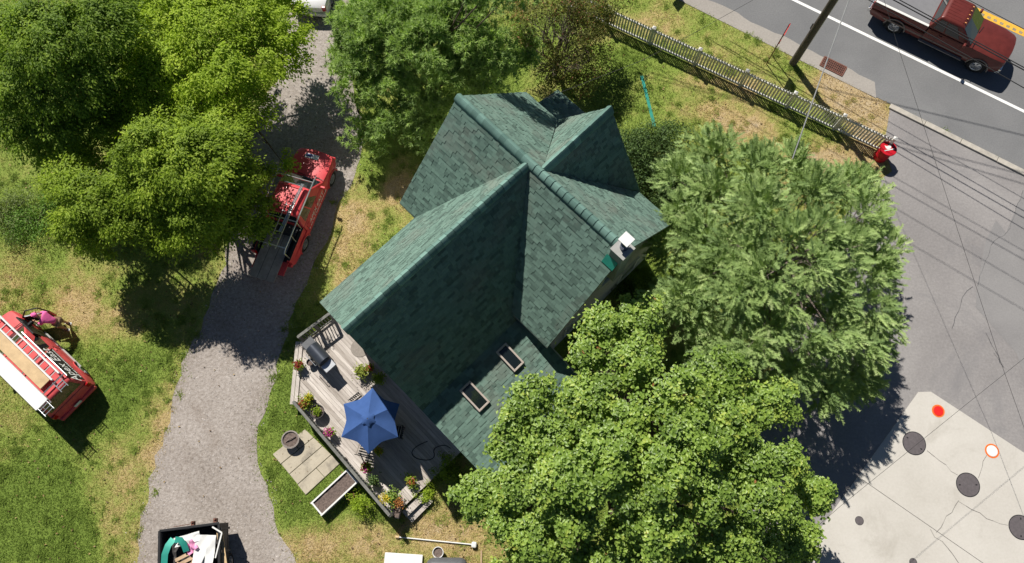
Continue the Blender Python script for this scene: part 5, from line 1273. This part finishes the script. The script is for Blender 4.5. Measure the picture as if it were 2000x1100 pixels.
def railing(a, b, n_post, nb, h=.92):
    a, b = Vector((*a, 0)), Vector((*b, 0)); d = (b - a); L_ = d.length; d.normalize(); r = empty('railing', (0, 0, 0)); r.parent = deck
    for i in range(n_post):
        p = a.lerp(b, i / (n_post - 1)); t = MB(); t.box((p.x, p.y, DZ0 + h / 2), (.09, .09, h), rz=math.atan2(d.y, d.x)); t.build('post', MT['railwood'], r)
    t = MB(); t.bar(a + Vector((0, 0, DZ0 + h + .018)), b + Vector((0, 0, DZ0 + h + .018)), .11, .035); t.build('top_rail', MT['railwood'], r)
    t = MB(); t.bar(a + Vector((0, 0, DZ0 + .12)), b + Vector((0, 0, DZ0 + .12)), .04, .08); t.build('bottom_rail', MT['railwood'], r)
    bl = MB(); bl.box((0, 0, DZ0 + h / 2 + .05), (.035, .035, h - .12)); bm_ = bl.mesh('baluster', MT['railwood'])
    for i in range(nb):
        p = a.lerp(b, (i + .5) / nb); link('baluster', bm_, r, (p.x, p.y, 0), math.atan2(d.y, d.x))
railing((dC[0] + .1, dC[1] + .06), (dD[0] - .05, dD[1] + .06), 5, 44)
railing((dA[0] + .05, dA[1]), (dB[0] + .03, dB[1] + .05), 3, 12)
# low plank kerb along the cut corner, steps at the foot
d1, d2 = Vector((*dB, 0)), Vector((*dC, 0)); nn = Vector((d2.y - d1.y, -(d2.x - d1.x), 0)).normalized()
for s in (0, 1): t = MB(); t.bar(d1 + Vector((0, 0, DZ0 + .04)) - nn * (.06 + .16 * s) * -1, d2 + Vector((0, 0, DZ0 + .04)) - nn * (.06 + .16 * s) * -1, .14, .04); t.build('edge_plank', MT['deck'], deck)
for i, (z, o) in enumerate(((.30, .17), (.15, .45))):
    t = MB(); t.box((dD[0] + o + .05, dD[1] + .9, z), (.28, 1.1, .04)); t.build('step', MT['deck'], deck)

def deckpt(px, py, z=DZ0): p = G(px, py, z); return (p.x, p.y, z)
# market umbrella
ua = G(718, 818, 2.95); um = tag(empty('patio_umbrella', (ua.x, ua.y, DZ0)), 'blue six-sided patio umbrella open over the deck table', 'umbrella')
t = MB(); ring_ = 1.22; H0, H1 = 1.92, 2.5; vs = []; nr, ns = 7, 48
for i in range(nr + 1):
    f = i / nr
    for j in range(ns):
        a = R(90) + 2 * math.pi * j / ns; m6 = abs(((j / (ns / 6)) % 1) - .5) * 2   # 1 at the ribs, 0 midway
        r_ = f * ring_ * (math.cos(R(30)) / math.cos((((j / (ns / 6)) % 1) - .5) * R(60))) * (1 - .14 * (1 - m6 ** 1.5) * f ** 2)
        z = H1 - (H1 - H0) * f ** 1.12 - .035 * (1 - m6 ** 2) * math.sin(math.pi * f) * 1.2
        vs.append((r_ * math.cos(a), r_ * math.sin(a), z))
fs = [(i * ns + j, i * ns + (j + 1) % ns, (i + 1) * ns + (j + 1) % ns, (i + 1) * ns + j) for i in range(nr) for j in range(ns)]
t.add(vs, fs); cn = t.build('canopy', MT['blue'], um, smooth=True, ang=14)
t = MB(); vs = []
for i, (f, zz) in enumerate(((.04, .09), (.13, .055), (.2, .02))):
    for j in range(24): a = 2 * math.pi * j / 24; k = 1 + .13 * (1 if (j // 2) % 2 else -1) * (i > 0); vs.append((f * ring_ * k * math.cos(a), f * ring_ * k * math.sin(a), H1 - .06 * i * 1.2 + .04 + (.03 if j % 4 < 2 else 0) * (i > 0)))
t.add(vs, [(i * 24 + j, i * 24 + (j + 1) % 24, (i + 1) * 24 + (j + 1) % 24, (i + 1) * 24 + j) for i in range(2) for j in range(24)] + [tuple(range(24))]); t.build('vent_cap', MT['blue'], cn, smooth=True, ang=20)
for j in range(6):
    a = R(90) + j * math.pi / 3; t = MB(); t.tube([(.03 * math.cos(a), .03 * math.sin(a), H1 - .06), (ring_ * .5 * math.cos(a), ring_ * .5 * math.sin(a), H1 - .3), (ring_ * .97 * math.cos(a), ring_ * .97 * math.sin(a), H0 - .01)], .01, 5); t.build('rib', MT['dark'], um)
t = MB(); t.tube([(0, 0, .02), (0, 0, H1 + .05)], .022, 10); t.build('pole', MT['dark'], um)
t = MB(); t.lathe([(.26, 0), (.26, .04), (.1, .08), (.05, .2)], 20); t.build('base', MT['dark'], um)
tb = tag(empty('patio_table', (ua.x, ua.y, DZ0)), 'dark round patio table in the shade of the blue umbrella', 'table')
t = MB(); t.lathe([(.06, .69), (.6, .69), (.62, .705), (.6, .72), (.06, .72)], 30); t.build('top', MT['dark'], tb)
for k in range(4): a = k * math.pi / 2 + .6; t = MB(); t.tube([(.45 * math.cos(a), .45 * math.sin(a), 0), (.4 * math.cos(a), .4 * math.sin(a), .69)], .02, 6); t.build('leg', MT['dark'], tb)
def slat_chair(px, py, rz, label):
    p = deckpt(px, py); c = tag(empty('patio_chair', p, rz), label, 'chair', 'chairs round the patio table')
    for k in range(5): t = MB(); t.box((-.2 + k * .1, 0, .43), (.065, .46, .02)); t.build('seat_slat', MT['black'], c)
    for k in range(6): t = MB(); t.box((-.27, -.2 + k * .08, .68), (.02, .045, .46)); t.build('back_slat', MT['black'], c)
    t = MB(); t.box((-.27, 0, .92), (.03, .5, .05)); t.build('back_rail', MT['black'], c)
    for sx in (-1, 1):
        for sy in (-1, 1): t = MB(); t.box((sx * .22, sy * .22, .21), (.035, .035, .42)); t.build('leg', MT['black'], c)
        t = MB(); t.box((0, sx * .25, .64), (.5, .04, .025)); t.build('armrest', MT['oldboard'], c)
slat_chair(708, 790, R(-50), 'black slatted chair above the umbrella'); slat_chair(718, 880, R(75), 'black slatted chair below the umbrella'); slat_chair(778, 845, R(170), 'black slatted chair on the house side of the table')

# barbecue
gp = deckpt(632, 700); bq = tag(empty('gas_grill', gp, R(-46)), 'covered gas grill with silver shelf at the upper end of the deck', 'grill')
t = MB(); t.box((0, 0, .45), (.8, .52, .7)); t.build('cart', MT['dark'], bq, bevel=.02)
t = MB(); n = 10; vs = []
for x in (-.42, .42):
    for j in range(n + 1): a = math.pi * j / n; vs.append((x, -.3 * math.cos(a), .82 + .3 * math.sin(a)))
t.add(vs, [(j, j + 1, n + 2 + j, n + 1 + j) for j in range(n)] + [tuple(range(n + 1)), tuple(range(2 * n + 1, n, -1)), (0, n, 2 * n + 1, n + 1)]); hd_ = t.build('hood', MT['grilldark'], bq, smooth=True, bevel=.02)
t = MB(); t.tube([(-.3, -.32, .9), (-.3, -.37, .92), (.3, -.37, .92), (.3, -.32, .9)], .015, 6); t.build('handle', MT['alu'], hd_)
for s in (-1, 1): t = MB(); t.box((s * .62, 0, .80), (.36, .5, .035)); t.build('side_shelf', MT['alu'] if s > 0 else MT['cover'], bq, bevel=.015)
t = MB(); t.box((0, -.28, .74), (.8, .05, .14)); t.build('control_panel', MT['alu'], bq, bevel=.01)
for k in range(3): t = MB(); t.lathe([(.03, 0), (.025, .03), (0, .03)], 10, (-.25 + .25 * k, -.31, .74)); t.build('knob', MT['black'], bq)
for sx in (-1, 1):
    for sy in (-1, 1): t = MB(); t.tube([(sx * .36, sy * .2, 0), (sx * .36, sy * .2, .12)], .03, 8); t.build('caster', MT['rubber'], bq)

# flower pots
PET = {'red': (.32, .03, .03), 'yellow': (.68, .55, .05), 'pink': (.6, .09, .33), 'orange': (.48, .2, .06), 'lime': (.34, .4, .07), 'white': (.7, .7, .66)}
PM = {k: leafmat('petal_' + k, [(0, sc3(v, .7)), (1, sc3(v, 1.15))], .2) for k, v in PET.items()}
def pot(px, py, r, h, potm, plant, label, pr=.25, ph=.3, z0=DZ0, leafm='leaf_mid', petals=70, cat='flower pot', shape='round'):
    pr *= .88; p = G(px, py, z0); e = tag(empty('flower_pot', p, random.uniform(0, 3)), label, cat)
    t = MB()
    if shape == 'round': t.lathe([(r * .72, 0), (r, h), (r * 1.06, h + .005), (r * 1.06, h + .03), (r * .94, h + .03), (r * .9, h - .03)], 20, cap=False); t.lathe([(r * .72, .004), (0, .004)], 20, cap=False)
    else:
        for c_, d_ in (((0, r * .5, h / 2), (2.2 * r, .03, h)), ((0, -r * .5, h / 2), (2.2 * r, .03, h)), ((1.1 * r - .015, 0, h / 2), (.03, r - .03, h)), ((-1.1 * r + .015, 0, h / 2), (.03, r - .03, h))): t.box(c_, d_)
    t.build('pot', potm, e, smooth=shape == 'round')
    t = MB()
    if shape == 'round': t.lathe([(r * .9, h - .05), (0, h - .03)], 20, cap=False)
    else: t.box((0, 0, h - .06), (2.1 * r, r * .9, .03))
    t.build('soil', MT['soil'], e)
    if plant:
        n = int(90 + 700 * pr); P = rng.normal(size=(n, 3)) * np.array([pr, pr, ph]) * .45; P[:, 2] = h + np.abs(P[:, 2]) * .9 + .02
        if shape != 'round': P[:, 0] *= 1.6
        leaves('leaf_mass', P, P * np.array([1, 1, 0]) + np.array([0, 0, .5]) + rng.normal(size=P.shape) * .3, .075 * rng.uniform(.7, 1.4, n), .05, rng.uniform(.1, .9, n), MT[leafm] if plant != 'lime' else PM['lime'], e)['kind'] = 'stuff'
        for c_ in plant.split('+'):
            if c_ in PM and c_ != 'lime':
                m_ = petals; off = rng.normal(size=3) * pr * (.35 if '+' in plant else 0.05); Q = rng.normal(size=(m_, 3)) * np.array([pr, pr, ph]) * (.3 if '+' in plant else .38) + off * np.array([1, 1, 0]); Q[:, 2] = h + ph * .55 + np.abs(Q[:, 2]) * .5
                leaves('blossom', Q, np.array([0, 0, 1.0]) + rng.normal(size=Q.shape) * .5, .055 * rng.uniform(.7, 1.3, m_), .05, rng.uniform(0, 1, m_), PM[c_], e)['kind'] = 'stuff'
    return e
pot(588, 716, .17, .28, MT['potgrey'], 'red', 'grey pot of deep red flowers on the deck edge beside the grill', .24, .2, petals=160)
pot(609, 710, .14, .26, MT['potdark'], None, 'small empty dark pot in front of the grill')
pot(708, 728, .2, .3, MT['potdark'], 'lime', 'dark pot with a lime green bush on the open deck', .36, .3)
pot(724, 722, .15, .25, MT['terracotta'], 'red', 'terracotta pot with dark red leaves by the house wall', .2, .25, petals=90)
pot(741, 742, .16, .2, MT['potdark'], 'fern', 'pot of green fern in the wall shadow', .34, .25)
pot(601, 790, .2, .3, MT['potdark'], 'red+orange', 'dark pot of red and orange flowers at the deck corner', .34, .35, petals=60)
pot(609, 780, .13, .3, MT['potdark'], 'yellow', 'pot of bright yellow flowers at the deck corner', .2, .3, petals=190)
pot(624, 806, .27, .36, MT['potdark'], 'fern', 'big round black pot with sparse pale plant by the railing', .2, .15)
pot(648, 846, .15, .3, MT['white'], 'pink', 'white pot of magenta flowers by the railing', .24, .22, petals=260)
pot(720, 914, .15, .3, MT['white'], 'pink+red', 'white pot of pink and red flowers near the lower chair', .26, .3, petals=70)
pot(732, 940, .16, .26, MT['potdark'], 'fern', 'dark pot with a spiky dark plant along the railing', .26, .4, leafm='leaf_yew')
pot(768, 972, .24, .34, MT['potdark'], 'orange+yellow', 'large pot of orange and yellow flowers at the lower deck corner', .42, .4, leafm='leaf_maple', petals=130)
pot(778, 998, .24, .3, MT['black'], None, 'black plastic planter at the lowest deck corner', shape='box')
pot(804, 940, .24, .22, MT['deck'], 'red+orange', 'wooden trough of red flowers at the deck steps', .24, .2, petals=80, shape='box')
pot(742, 882, .12, .18, MT['terracotta'], 'orange+yellow', 'terracotta pot of orange flowers in the umbrella shade', .2, .2, petals=60)
pot(790, 985, .12, .2, MT['terracotta'], 'lime', 'little pot with yellow green plant beside the steps', .16, .2, z0=.02)
# round mat and hose
t = MB(); t.lathe([(.38, 0), (.38, .014), (.36, .018), (0, .018)], 30); o = t.build('round_mat', mat('grey_mat', (.28, .25, .22), .95, var=.2, vs=20), None, deckpt(703, 680, DZ0 + .002)); tag(o, 'grey round mat by the house wall near the grill', 'mat')
hpts = [deckpt(*q, DZ0 + .02) for q in ((835, 862), (812, 872), (802, 885), (812, 896), (836, 900), (850, 893), (845, 876), (868, 868), (880, 876))]
sp_ = [Vector((*q, 0)) for q in smooth_line([(p[0], p[1]) for p in hpts], 3)]
t = MB(); t.tube([p - sp_[0] for p in sp_], .014, 6); o = t.build('garden_hose', MT['black'], None, (sp_[0].x, sp_[0].y, DZ0 + .016), smooth=True); tag(o, 'black garden hose looped on the shaded deck', 'hose')

# ------------------------------------------------------------ lawn below the deck
c4 = [Vector(G2(*p)) for p in ((533, 887), (598, 967), (665, 905), (596, 838))]
sl = tag(empty('paving', (*c4[0], 0)), kind='structure')
for k in range(4):
    f0, f1 = k / 4 + .006, (k + 1) / 4 - .006; a0, a1 = c4[0].lerp(c4[1], f0), c4[0].lerp(c4[1], f1); b0, b1 = c4[3].lerp(c4[2], f0), c4[3].lerp(c4[2], f1)
    cuts = [0, 1] if k not in (0, 3) else [0, .55, 1]
    for g0, g1 in zip(cuts, cuts[1:]):
        jit = random.uniform(-.03, .03); q = [a0.lerp(b0, g0 + .006 + jit * .2), a0.lerp(b0, g1 - .006), a1.lerp(b1, g1 - .006), a1.lerp(b1, g0 + .006 + jit * .2)]
        t = MB(); t.prism([(p.x - c4[0].x, p.y - c4[0].y) for p in q], -.03, .045 + random.uniform(-.01, .01)); t.build('paving_slab', MT['slab'], sl, bevel=.01)
p = G(572, 860, .045); e = tag(empty('stone_pot', p), 'round grey stone pot standing on the paving slabs', 'pot')
t = MB(); t.lathe([(.2, 0), (.31, .18), (.34, .34), (.36, .36), (.31, .37), (.28, .3)], 22, cap=False); t.build('bowl', MT['potgrey'], e, smooth=True)
t = MB(); t.lathe([(.29, .31), (0, .33)], 20, cap=False); t.build('soil', MT['soil'], e)
t = MB(); t.tube([(-.18, -.1, .33), (0, .02, .4), (.2, .12, .36)], .02, 6); t.build('driftwood', MT['twig'], e)
# trough planter
tp = [Vector(G2(*q, .42)) for q in ((608, 985), (676, 922), (698, 939), (627, 1009))]
d = tp[1] - tp[0]; TLn, TWd = d.length, (tp[3] - tp[0]).length; ctr = (tp[0] + tp[2]) / 2
e = tag(empty('planter_trough', (*ctr, 0), math.atan2(d.y, d.x)), 'long white edged raised planter full of bare soil on the lawn', 'planter')
for nm, c_, d_ in (('side_board', (0, TWd / 2, .21), (TLn, .035, .42)), ('side_board', (0, -TWd / 2, .21), (TLn, .035, .42)), ('end_board', (TLn / 2, 0, .21), (.035, TWd - .04, .42)), ('end_board', (-TLn / 2, 0, .21), (.035, TWd - .04, .42))): t = MB(); t.box(c_, d_); t.build(nm, MT['trim'], e)
for c_, d_ in (((0, TWd / 2, .435), (TLn + .1, .06, .025)), ((0, -TWd / 2, .435), (TLn + .1, .06, .025)), ((TLn / 2, 0, .435), (.06, TWd - .062, .025)), ((-TLn / 2, 0, .435), (.06, TWd - .062, .025))): t = MB(); t.box(c_, d_); t.build('rim', MT['white'], e)
t = MB(); n = 16; vs = [((i / n - .5) * (TLn - .04), (j / 6 - .5) * (TWd - .04), .33 + .07 * float(fbm(i * .9, j * .9, .8))) for j in range(7) for i in range(n + 1)]; t.add(vs, [(j * (n + 1) + i, j * (n + 1) + i + 1, (j + 1) * (n + 1) + i + 1, (j + 1) * (n + 1) + i) for j in range(6) for i in range(n)]); t.build('soil', MT['soil'], e, smooth=True)
pot(686, 968, .16, .22, MT['terracotta'], 'fern', 'terracotta pot on the grass beside the planter trough', .1, .1, z0=0)
# things at the bottom edge
a = Vector(G2(752, 1079, .14)); b = Vector(G2(826, 1084, .14)); d = b - a
e = tag(empty('folding_table', (*((a + b) / 2), 0), math.atan2(d.y, d.x)), 'white ribbed plastic panel lying at the bottom edge', 'panel')
t = MB(); t.box((0, -.75, .1), (d.length, 1.5, .08)); t.build('panel', MT['white'], e, bevel=.02)
for k in range(9): aa = R(15 + k * 18.5); t = MB(); t.bar((.05 + .35 * math.cos(aa), -.95 + .35 * math.sin(aa), .145), (.05 + .62 * math.cos(aa), -.95 + .62 * math.sin(aa), .145), .05, .03); t.build('moulded_rib', MT['white'], e)
p = G(872, 1090, .6); e = tag(empty('covered_seat', (p.x, p.y - .5, 0)), 'dark grey puffy covered lounge seat at the bottom edge', 'seat')
t = MB(); t.box((0, -.25, .34), (1.6, 1.5, .66)); o = t.build('cover', MT['cover'], e, bevel=.32, seg=6); o.data.shade_smooth()
for k in range(5): t = MB(); t.tube([(-.55 + .27 * k, .1, .665), (-.57 + .28 * k, .3, .62), (-.6 + .3 * k, .44, .5)], .018, 5); t.build('fold', MT['cover'], e, smooth=True)
pot(857, 1078, .2, .3, MT['white'], None, 'white round bucket standing above the covered seat', z0=0, cat='bucket')
a, b = G(776, 1049, .06), G(926, 1064, .06); d = b - a
e = tag(empty('white_pole', (a + b) / 2, math.atan2(d.y, d.x)), 'thin white pole with end knobs lying across the lower lawn', 'pole')
t = MB(); t.tube([(-d.length / 2, 0, 0), (d.length / 2, 0, 0)], .025, 10); t.build('shaft', MT['white'], e, smooth=True)
t = MB(); t.lathe([(.05, -.07), (.05, .07)], 12, (-d.length / 2, 0, 0), axis='x'); t.build('end_cap', MT['plywood'], e)
t = MB(); t.box((d.length / 2, 0, .04), (.2, .22, .2)); t.build('end_knob', MT['white'], e, bevel=.05)
e = tag(empty('garden_stake', G(940, 1078)), 'thin pale wooden stake lying near the maple at the bottom edge', 'stake')
t = MB(); t.box((0, -.4, .03), (.05, .9, .04)); t.build('stick', MT['pallet'], e)

# ------------------------------------------------------------ person at the open van door
def skin_obj(name, vs, es, rs, m, parent, sub=2):
    me = bpy.data.meshes.new(name); me.from_pydata(vs, es, []); me.materials.append(m); o = link(name, me, parent)
    mo = o.modifiers.new('skin', 'SKIN'); mo.use_smooth_shade = True
    sk = me.skin_vertices[0].data
    for i, r in enumerate(rs): sk[i].radius = (r, r) if not isinstance(r, tuple) else r; sk[i].use_root = i == 0
    s = o.modifiers.new('sub', 'SUBSURF'); s.levels = s.render_levels = sub; return o
fp = G(134, 638); face = math.atan2(G(60, 622).y - fp.y, G(60, 622).x - fp.x)
pr = tag(empty('person', fp, face), 'person in pink shirt and khaki shorts leaning in at the open van door', 'person')
# x forward: hips back, trunk leaning forward, arms reaching
bv = [(-.06, 0, .92), (.06, 0, 1.12), (.24, 0, 1.36), (.32, 0, 1.46), (.40, 0, 1.56), (.43, 0, 1.64), (-.05, .10, .86), (.0, .12, .5), (-.03, .13, .1), (.1, .14, .04), (-.05, -.10, .86), (.02, -.12, .5), (-.0, -.13, .1), (.13, -.14, .04),
      (.22, .19, 1.36), (.36, .24, 1.14), (.58, .2, 1.12), (.67, .18, 1.13), (.22, -.19, 1.36), (.40, -.23, 1.16), (.62, -.18, 1.2), (.71, -.16, 1.22)]
be = [(0, 1), (1, 2), (2, 3), (3, 4), (4, 5), (0, 6), (6, 7), (7, 8), (8, 9), (0, 10), (10, 11), (11, 12), (12, 13), (2, 14), (14, 15), (15, 16), (16, 17), (2, 18), (18, 19), (19, 20), (20, 21)]
brr = [.13, .13, .14, .06, .085, .07, .095, .06, .04, .035, .095, .06, .04, .035, .055, .042, .034, .03, .055, .042, .034, .03]
body = skin_obj('body', bv, be, brr, MT['skin'], pr)
for hx, hy, hz, s in ((.67, .18, 1.13, 1), (.71, -.16, 1.22, -1)):
    fv = [(hx, hy, hz), (hx + .06, hy, hz)]; fe = [(0, 1)]; fr = [.028, .03]
    for k in range(4):
        y = hy + (-.03 + .02 * k); n0 = len(fv); fv += [(hx + .09, y, hz), (hx + .13 - .01 * abs(k - 1), y, hz - .015), (hx + .155 - .012 * abs(k - 1), y, hz - .045)]; fe += [(1, n0), (n0, n0 + 1), (n0 + 1, n0 + 2)]; fr += [.010, .009, .008]
    n0 = len(fv); fv += [(hx + .04, hy - s * .045, hz - .01), (hx + .08, hy - s * .06, hz - .03)]; fe += [(0, n0), (n0, n0 + 1)]; fr += [.011, .009]
    skin_obj('hand', fv, fe, fr, MT['skin'], body, 1)
skin_obj('shirt', [(-.05, 0, .95), (.06, 0, 1.12), (.24, 0, 1.37), (.29, 0, 1.44), (.22, .2, 1.36), (.35, .245, 1.15), (.52, .215, 1.125), (.22, -.2, 1.36), (.39, -.235, 1.17), (.56, -.2, 1.19)], [(0, 1), (1, 2), (2, 3), (2, 4), (4, 5), (5, 6), (2, 7), (7, 8), (8, 9)], [.155, .15, .17, .08, .085, .07, .06, .085, .07, .06], MT['pink'], pr)
skin_obj('shorts', [(-.06, 0, .93), (-.05, .105, .85), (-.01, .125, .5), (-.05, -.105, .85), (.01, -.125, .5)], [(0, 1), (1, 2), (0, 3), (3, 4)], [.15, .115, .095, .115, .095], MT['tan'], pr)
for s, x in ((1, -.03), (-1, 0)):
    sh_ = skin_obj('shoe', [(x - .05, s * .13, .06), (x + .06, s * .135, .05), (x + .17, s * .14, .04)], [(0, 1), (1, 2)], [.06, .055, .042], MT['navy'], pr)
    t = MB(); t.box((x + .06, s * .135, .012), (.29, .1, .024)); t.build('sole', MT['white'], sh_, bevel=.01)
t = MB(); t.blob((.425, 0, 1.655), .105, 14, (1.05, .92, .85)); hr = t.build('cap', MT['pink'], pr, smooth=True)
t = MB(); t.prism([(.5 + .1 * math.cos(a), .085 * math.sin(a)) for a in np.linspace(-1.5, 1.5, 9)], 1.615, 1.63); t.build('brim', MT['pink'], hr)
t = MB(); t.blob((.53, 0, 1.575), .016); t.build('nose', MT['skin'], body, smooth=True)
for s in (-1, 1):
    t = MB(); t.blob((.515, s * .033, 1.60), .011); t.build('eye', MT['black'], body); t = MB(); t.blob((.42, s * .088, 1.575), .022, sq=(1, .5, 1.4)); t.build('ear', MT['skin'], body, smooth=True)
t = MB(); t.box((.51, 0, 1.535), (.012, .045, .008)); t.build('mouth', mat('lip', (.35, .1, .09), .6), body)

# ============================================================ GRASS
def scatter_grass():
    n = 330000
    px = rng.uniform(-60, 2060, n); py = rng.uniform(-60, 1160, n)
    cx, cy = px - 1000, 550 - py; wx = cx; wy = cy * _ct + FOC * _st; wz = cy * _st - FOC * _ct; t_ = -CAM_H / wz; x = wx * t_; y = wy * t_
    jx, jy = rng.normal(0, .2, n), rng.normal(0, .2, n); ok = ~inpoly(x + jx, y + jy, DRIVE[::2]) & ~inpoly(x, y, LOT) & ~inpoly(x, y, ROAD)
    hx, hy = (x - HO[0]) * hc + (y - HO[1]) * hs, -(x - HO[0]) * hs + (y - HO[1]) * hc
    ok &= ~((hx > U0 + .2) & (hx < U1 - .2) & (abs(hy) < 3.1)) & ~((hx > -2.35) & (hx < 5.9) & (hy < -2) & (hy > -WL + .3)) & ~inpoly(hx, hy, dpoly)
    ok &= ~inpoly(x, y, [tuple(p) for p in c4]) & ~inpoly(x, y, [tuple(p) for p in tp])
    d_ = dry(x, y); ok &= rng.random(n) > np.clip(d_ - .45, 0, .75)
    x, y, d_ = x[ok], y[ok], d_[ok]
    ci = rng.choice(len(x), 1200); wx_ = np.repeat(x[ci], 22) + rng.normal(0, .07, 26400); wy_ = np.repeat(y[ci], 22) + rng.normal(0, .07, 26400)   # weed clumps
    hk = np.concatenate([np.ones(len(x)), np.full(26400, 1.9)]); d_ = np.concatenate([d_, np.clip(np.repeat(d_[ci], 22) - .25, 0, 1)]); x = np.concatenate([x, wx_]); y = np.concatenate([y, wy_]); m = len(x); V = []; D = []
    for k in range(2):
        a = rng.uniform(0, 2 * math.pi, m); h = rng.uniform(.02, .06, m) * np.where(d_ < .3, 1.15, .75) * hk; ln = rng.uniform(.04, .10, m) * hk; w_ = rng.uniform(.011, .02, m)
        bx = x + rng.normal(0, .03, m); by = y + rng.normal(0, .03, m)
        V.append(np.stack([np.stack([bx - np.sin(a) * w_, by + np.cos(a) * w_, np.full(m, -.012)], 1), np.stack([bx + np.sin(a) * w_, by - np.cos(a) * w_, np.full(m, -.012)], 1), np.stack([bx + np.cos(a) * ln, by + np.sin(a) * ln, h], 1)], 1)); D.append(np.repeat(np.clip(d_ + rng.normal(0, .10, m), 0, 1), 3))
    V = np.concatenate(V).reshape(-1, 3); me = fast_mesh('lawn_grass', V, np.arange(len(V)).reshape(-1, 3), MT['blade'])
    me.attributes.new('dry', 'FLOAT', 'POINT').data.foreach_set('value', np.concatenate(D).astype(np.float32))
    tag(link('lawn_grass', me), 'short patchy green and straw coloured lawn grass', 'grass', kind='stuff')
scatter_grass()

# loose stones on the drive
def scatter_stones():
    n = 26000; xs_ = [p[0] for p in DRIVE]; ys_ = [p[1] for p in DRIVE]
    x = rng.uniform(-19, -3, n * 2); y = rng.uniform(-6, 29, n * 2)
    ok = inpoly(x + rng.normal(0, .22, n * 2), y + rng.normal(0, .22, n * 2), DRIVE[::2]); x, y = x[ok][:n], y[ok][:n]; m = len(x)
    r = rng.uniform(.008, .026, m) * np.where(rng.random(m) < .03, 1.8, 1); o = np.array([(1, 0, 0), (0, 1, 0), (-1, 0, 0), (0, -1, 0), (0, 0, .7)], float)
    a = rng.uniform(0, 6.28, m); ca, sa_ = np.cos(a), np.sin(a); jit = rng.uniform(.6, 1.3, (m, 5, 1))
    V = o[None] * jit * r[:, None, None]; V = np.stack([V[..., 0] * ca[:, None] - V[..., 1] * sa_[:, None] + x[:, None], V[..., 0] * sa_[:, None] + V[..., 1] * ca[:, None] + y[:, None], V[..., 2] + .005], -1).reshape(-1, 3)
    i = np.arange(m)[:, None] * 5; F = np.concatenate([i + [0, 1, 4], i + [1, 2, 4], i + [2, 3, 4], i + [3, 0, 4]], 1).reshape(-1, 3)
    me = fast_mesh('loose_stones', V, F, mat('loose_stone', (.36, .33, .31), .9, var=0, tintvar=.55), np.repeat(rng.random(m), 4))
    tag(link('loose_stones', me), 'loose grey stones scattered over the gravel drive', 'gravel', kind='stuff')
scatter_stones()

# fallen leaves on the grass and the drive edges
def scatter_leaves():
    n = 2600; px = rng.uniform(0, 2000, n); py = rng.uniform(0, 1100, n); P = np.array([tuple(G(a, b, .045)) for a, b in zip(px, py)])
    hx, hy = (P[:, 0] - HO[0]) * hc + (P[:, 1] - HO[1]) * hs, -(P[:, 0] - HO[0]) * hs + (P[:, 1] - HO[1]) * hc
    ok = ~inpoly(P[:, 0], P[:, 1], ROAD) & ~inpoly(P[:, 0], P[:, 1], LOT) & ~inpoly(hx, hy, dpoly) & ~((hx > -3.4) & (hx < 6) & (abs(hy + 2.4) < 5.6)); ok &= ~inpoly(P[:, 0], P[:, 1], DRIVE[::2]) | (rng.random(n) < .15)
    P = P[ok]; m = len(P)
    o = leaves('fallen_leaves', P, np.array([0, 0, 1.0]) + rng.normal(size=P.shape) * .4, .09 * rng.uniform(.6, 1.3, m), .06, rng.random(m), leafmat('fallen_leaf', [(0, (.09, .055, .03)), (.6, (.28, .18, .08)), (1, (.45, .33, .15))], .1), None)
    tag(o, 'dry brown leaves scattered over the lawn', 'leaves', kind='stuff')
scatter_leaves()
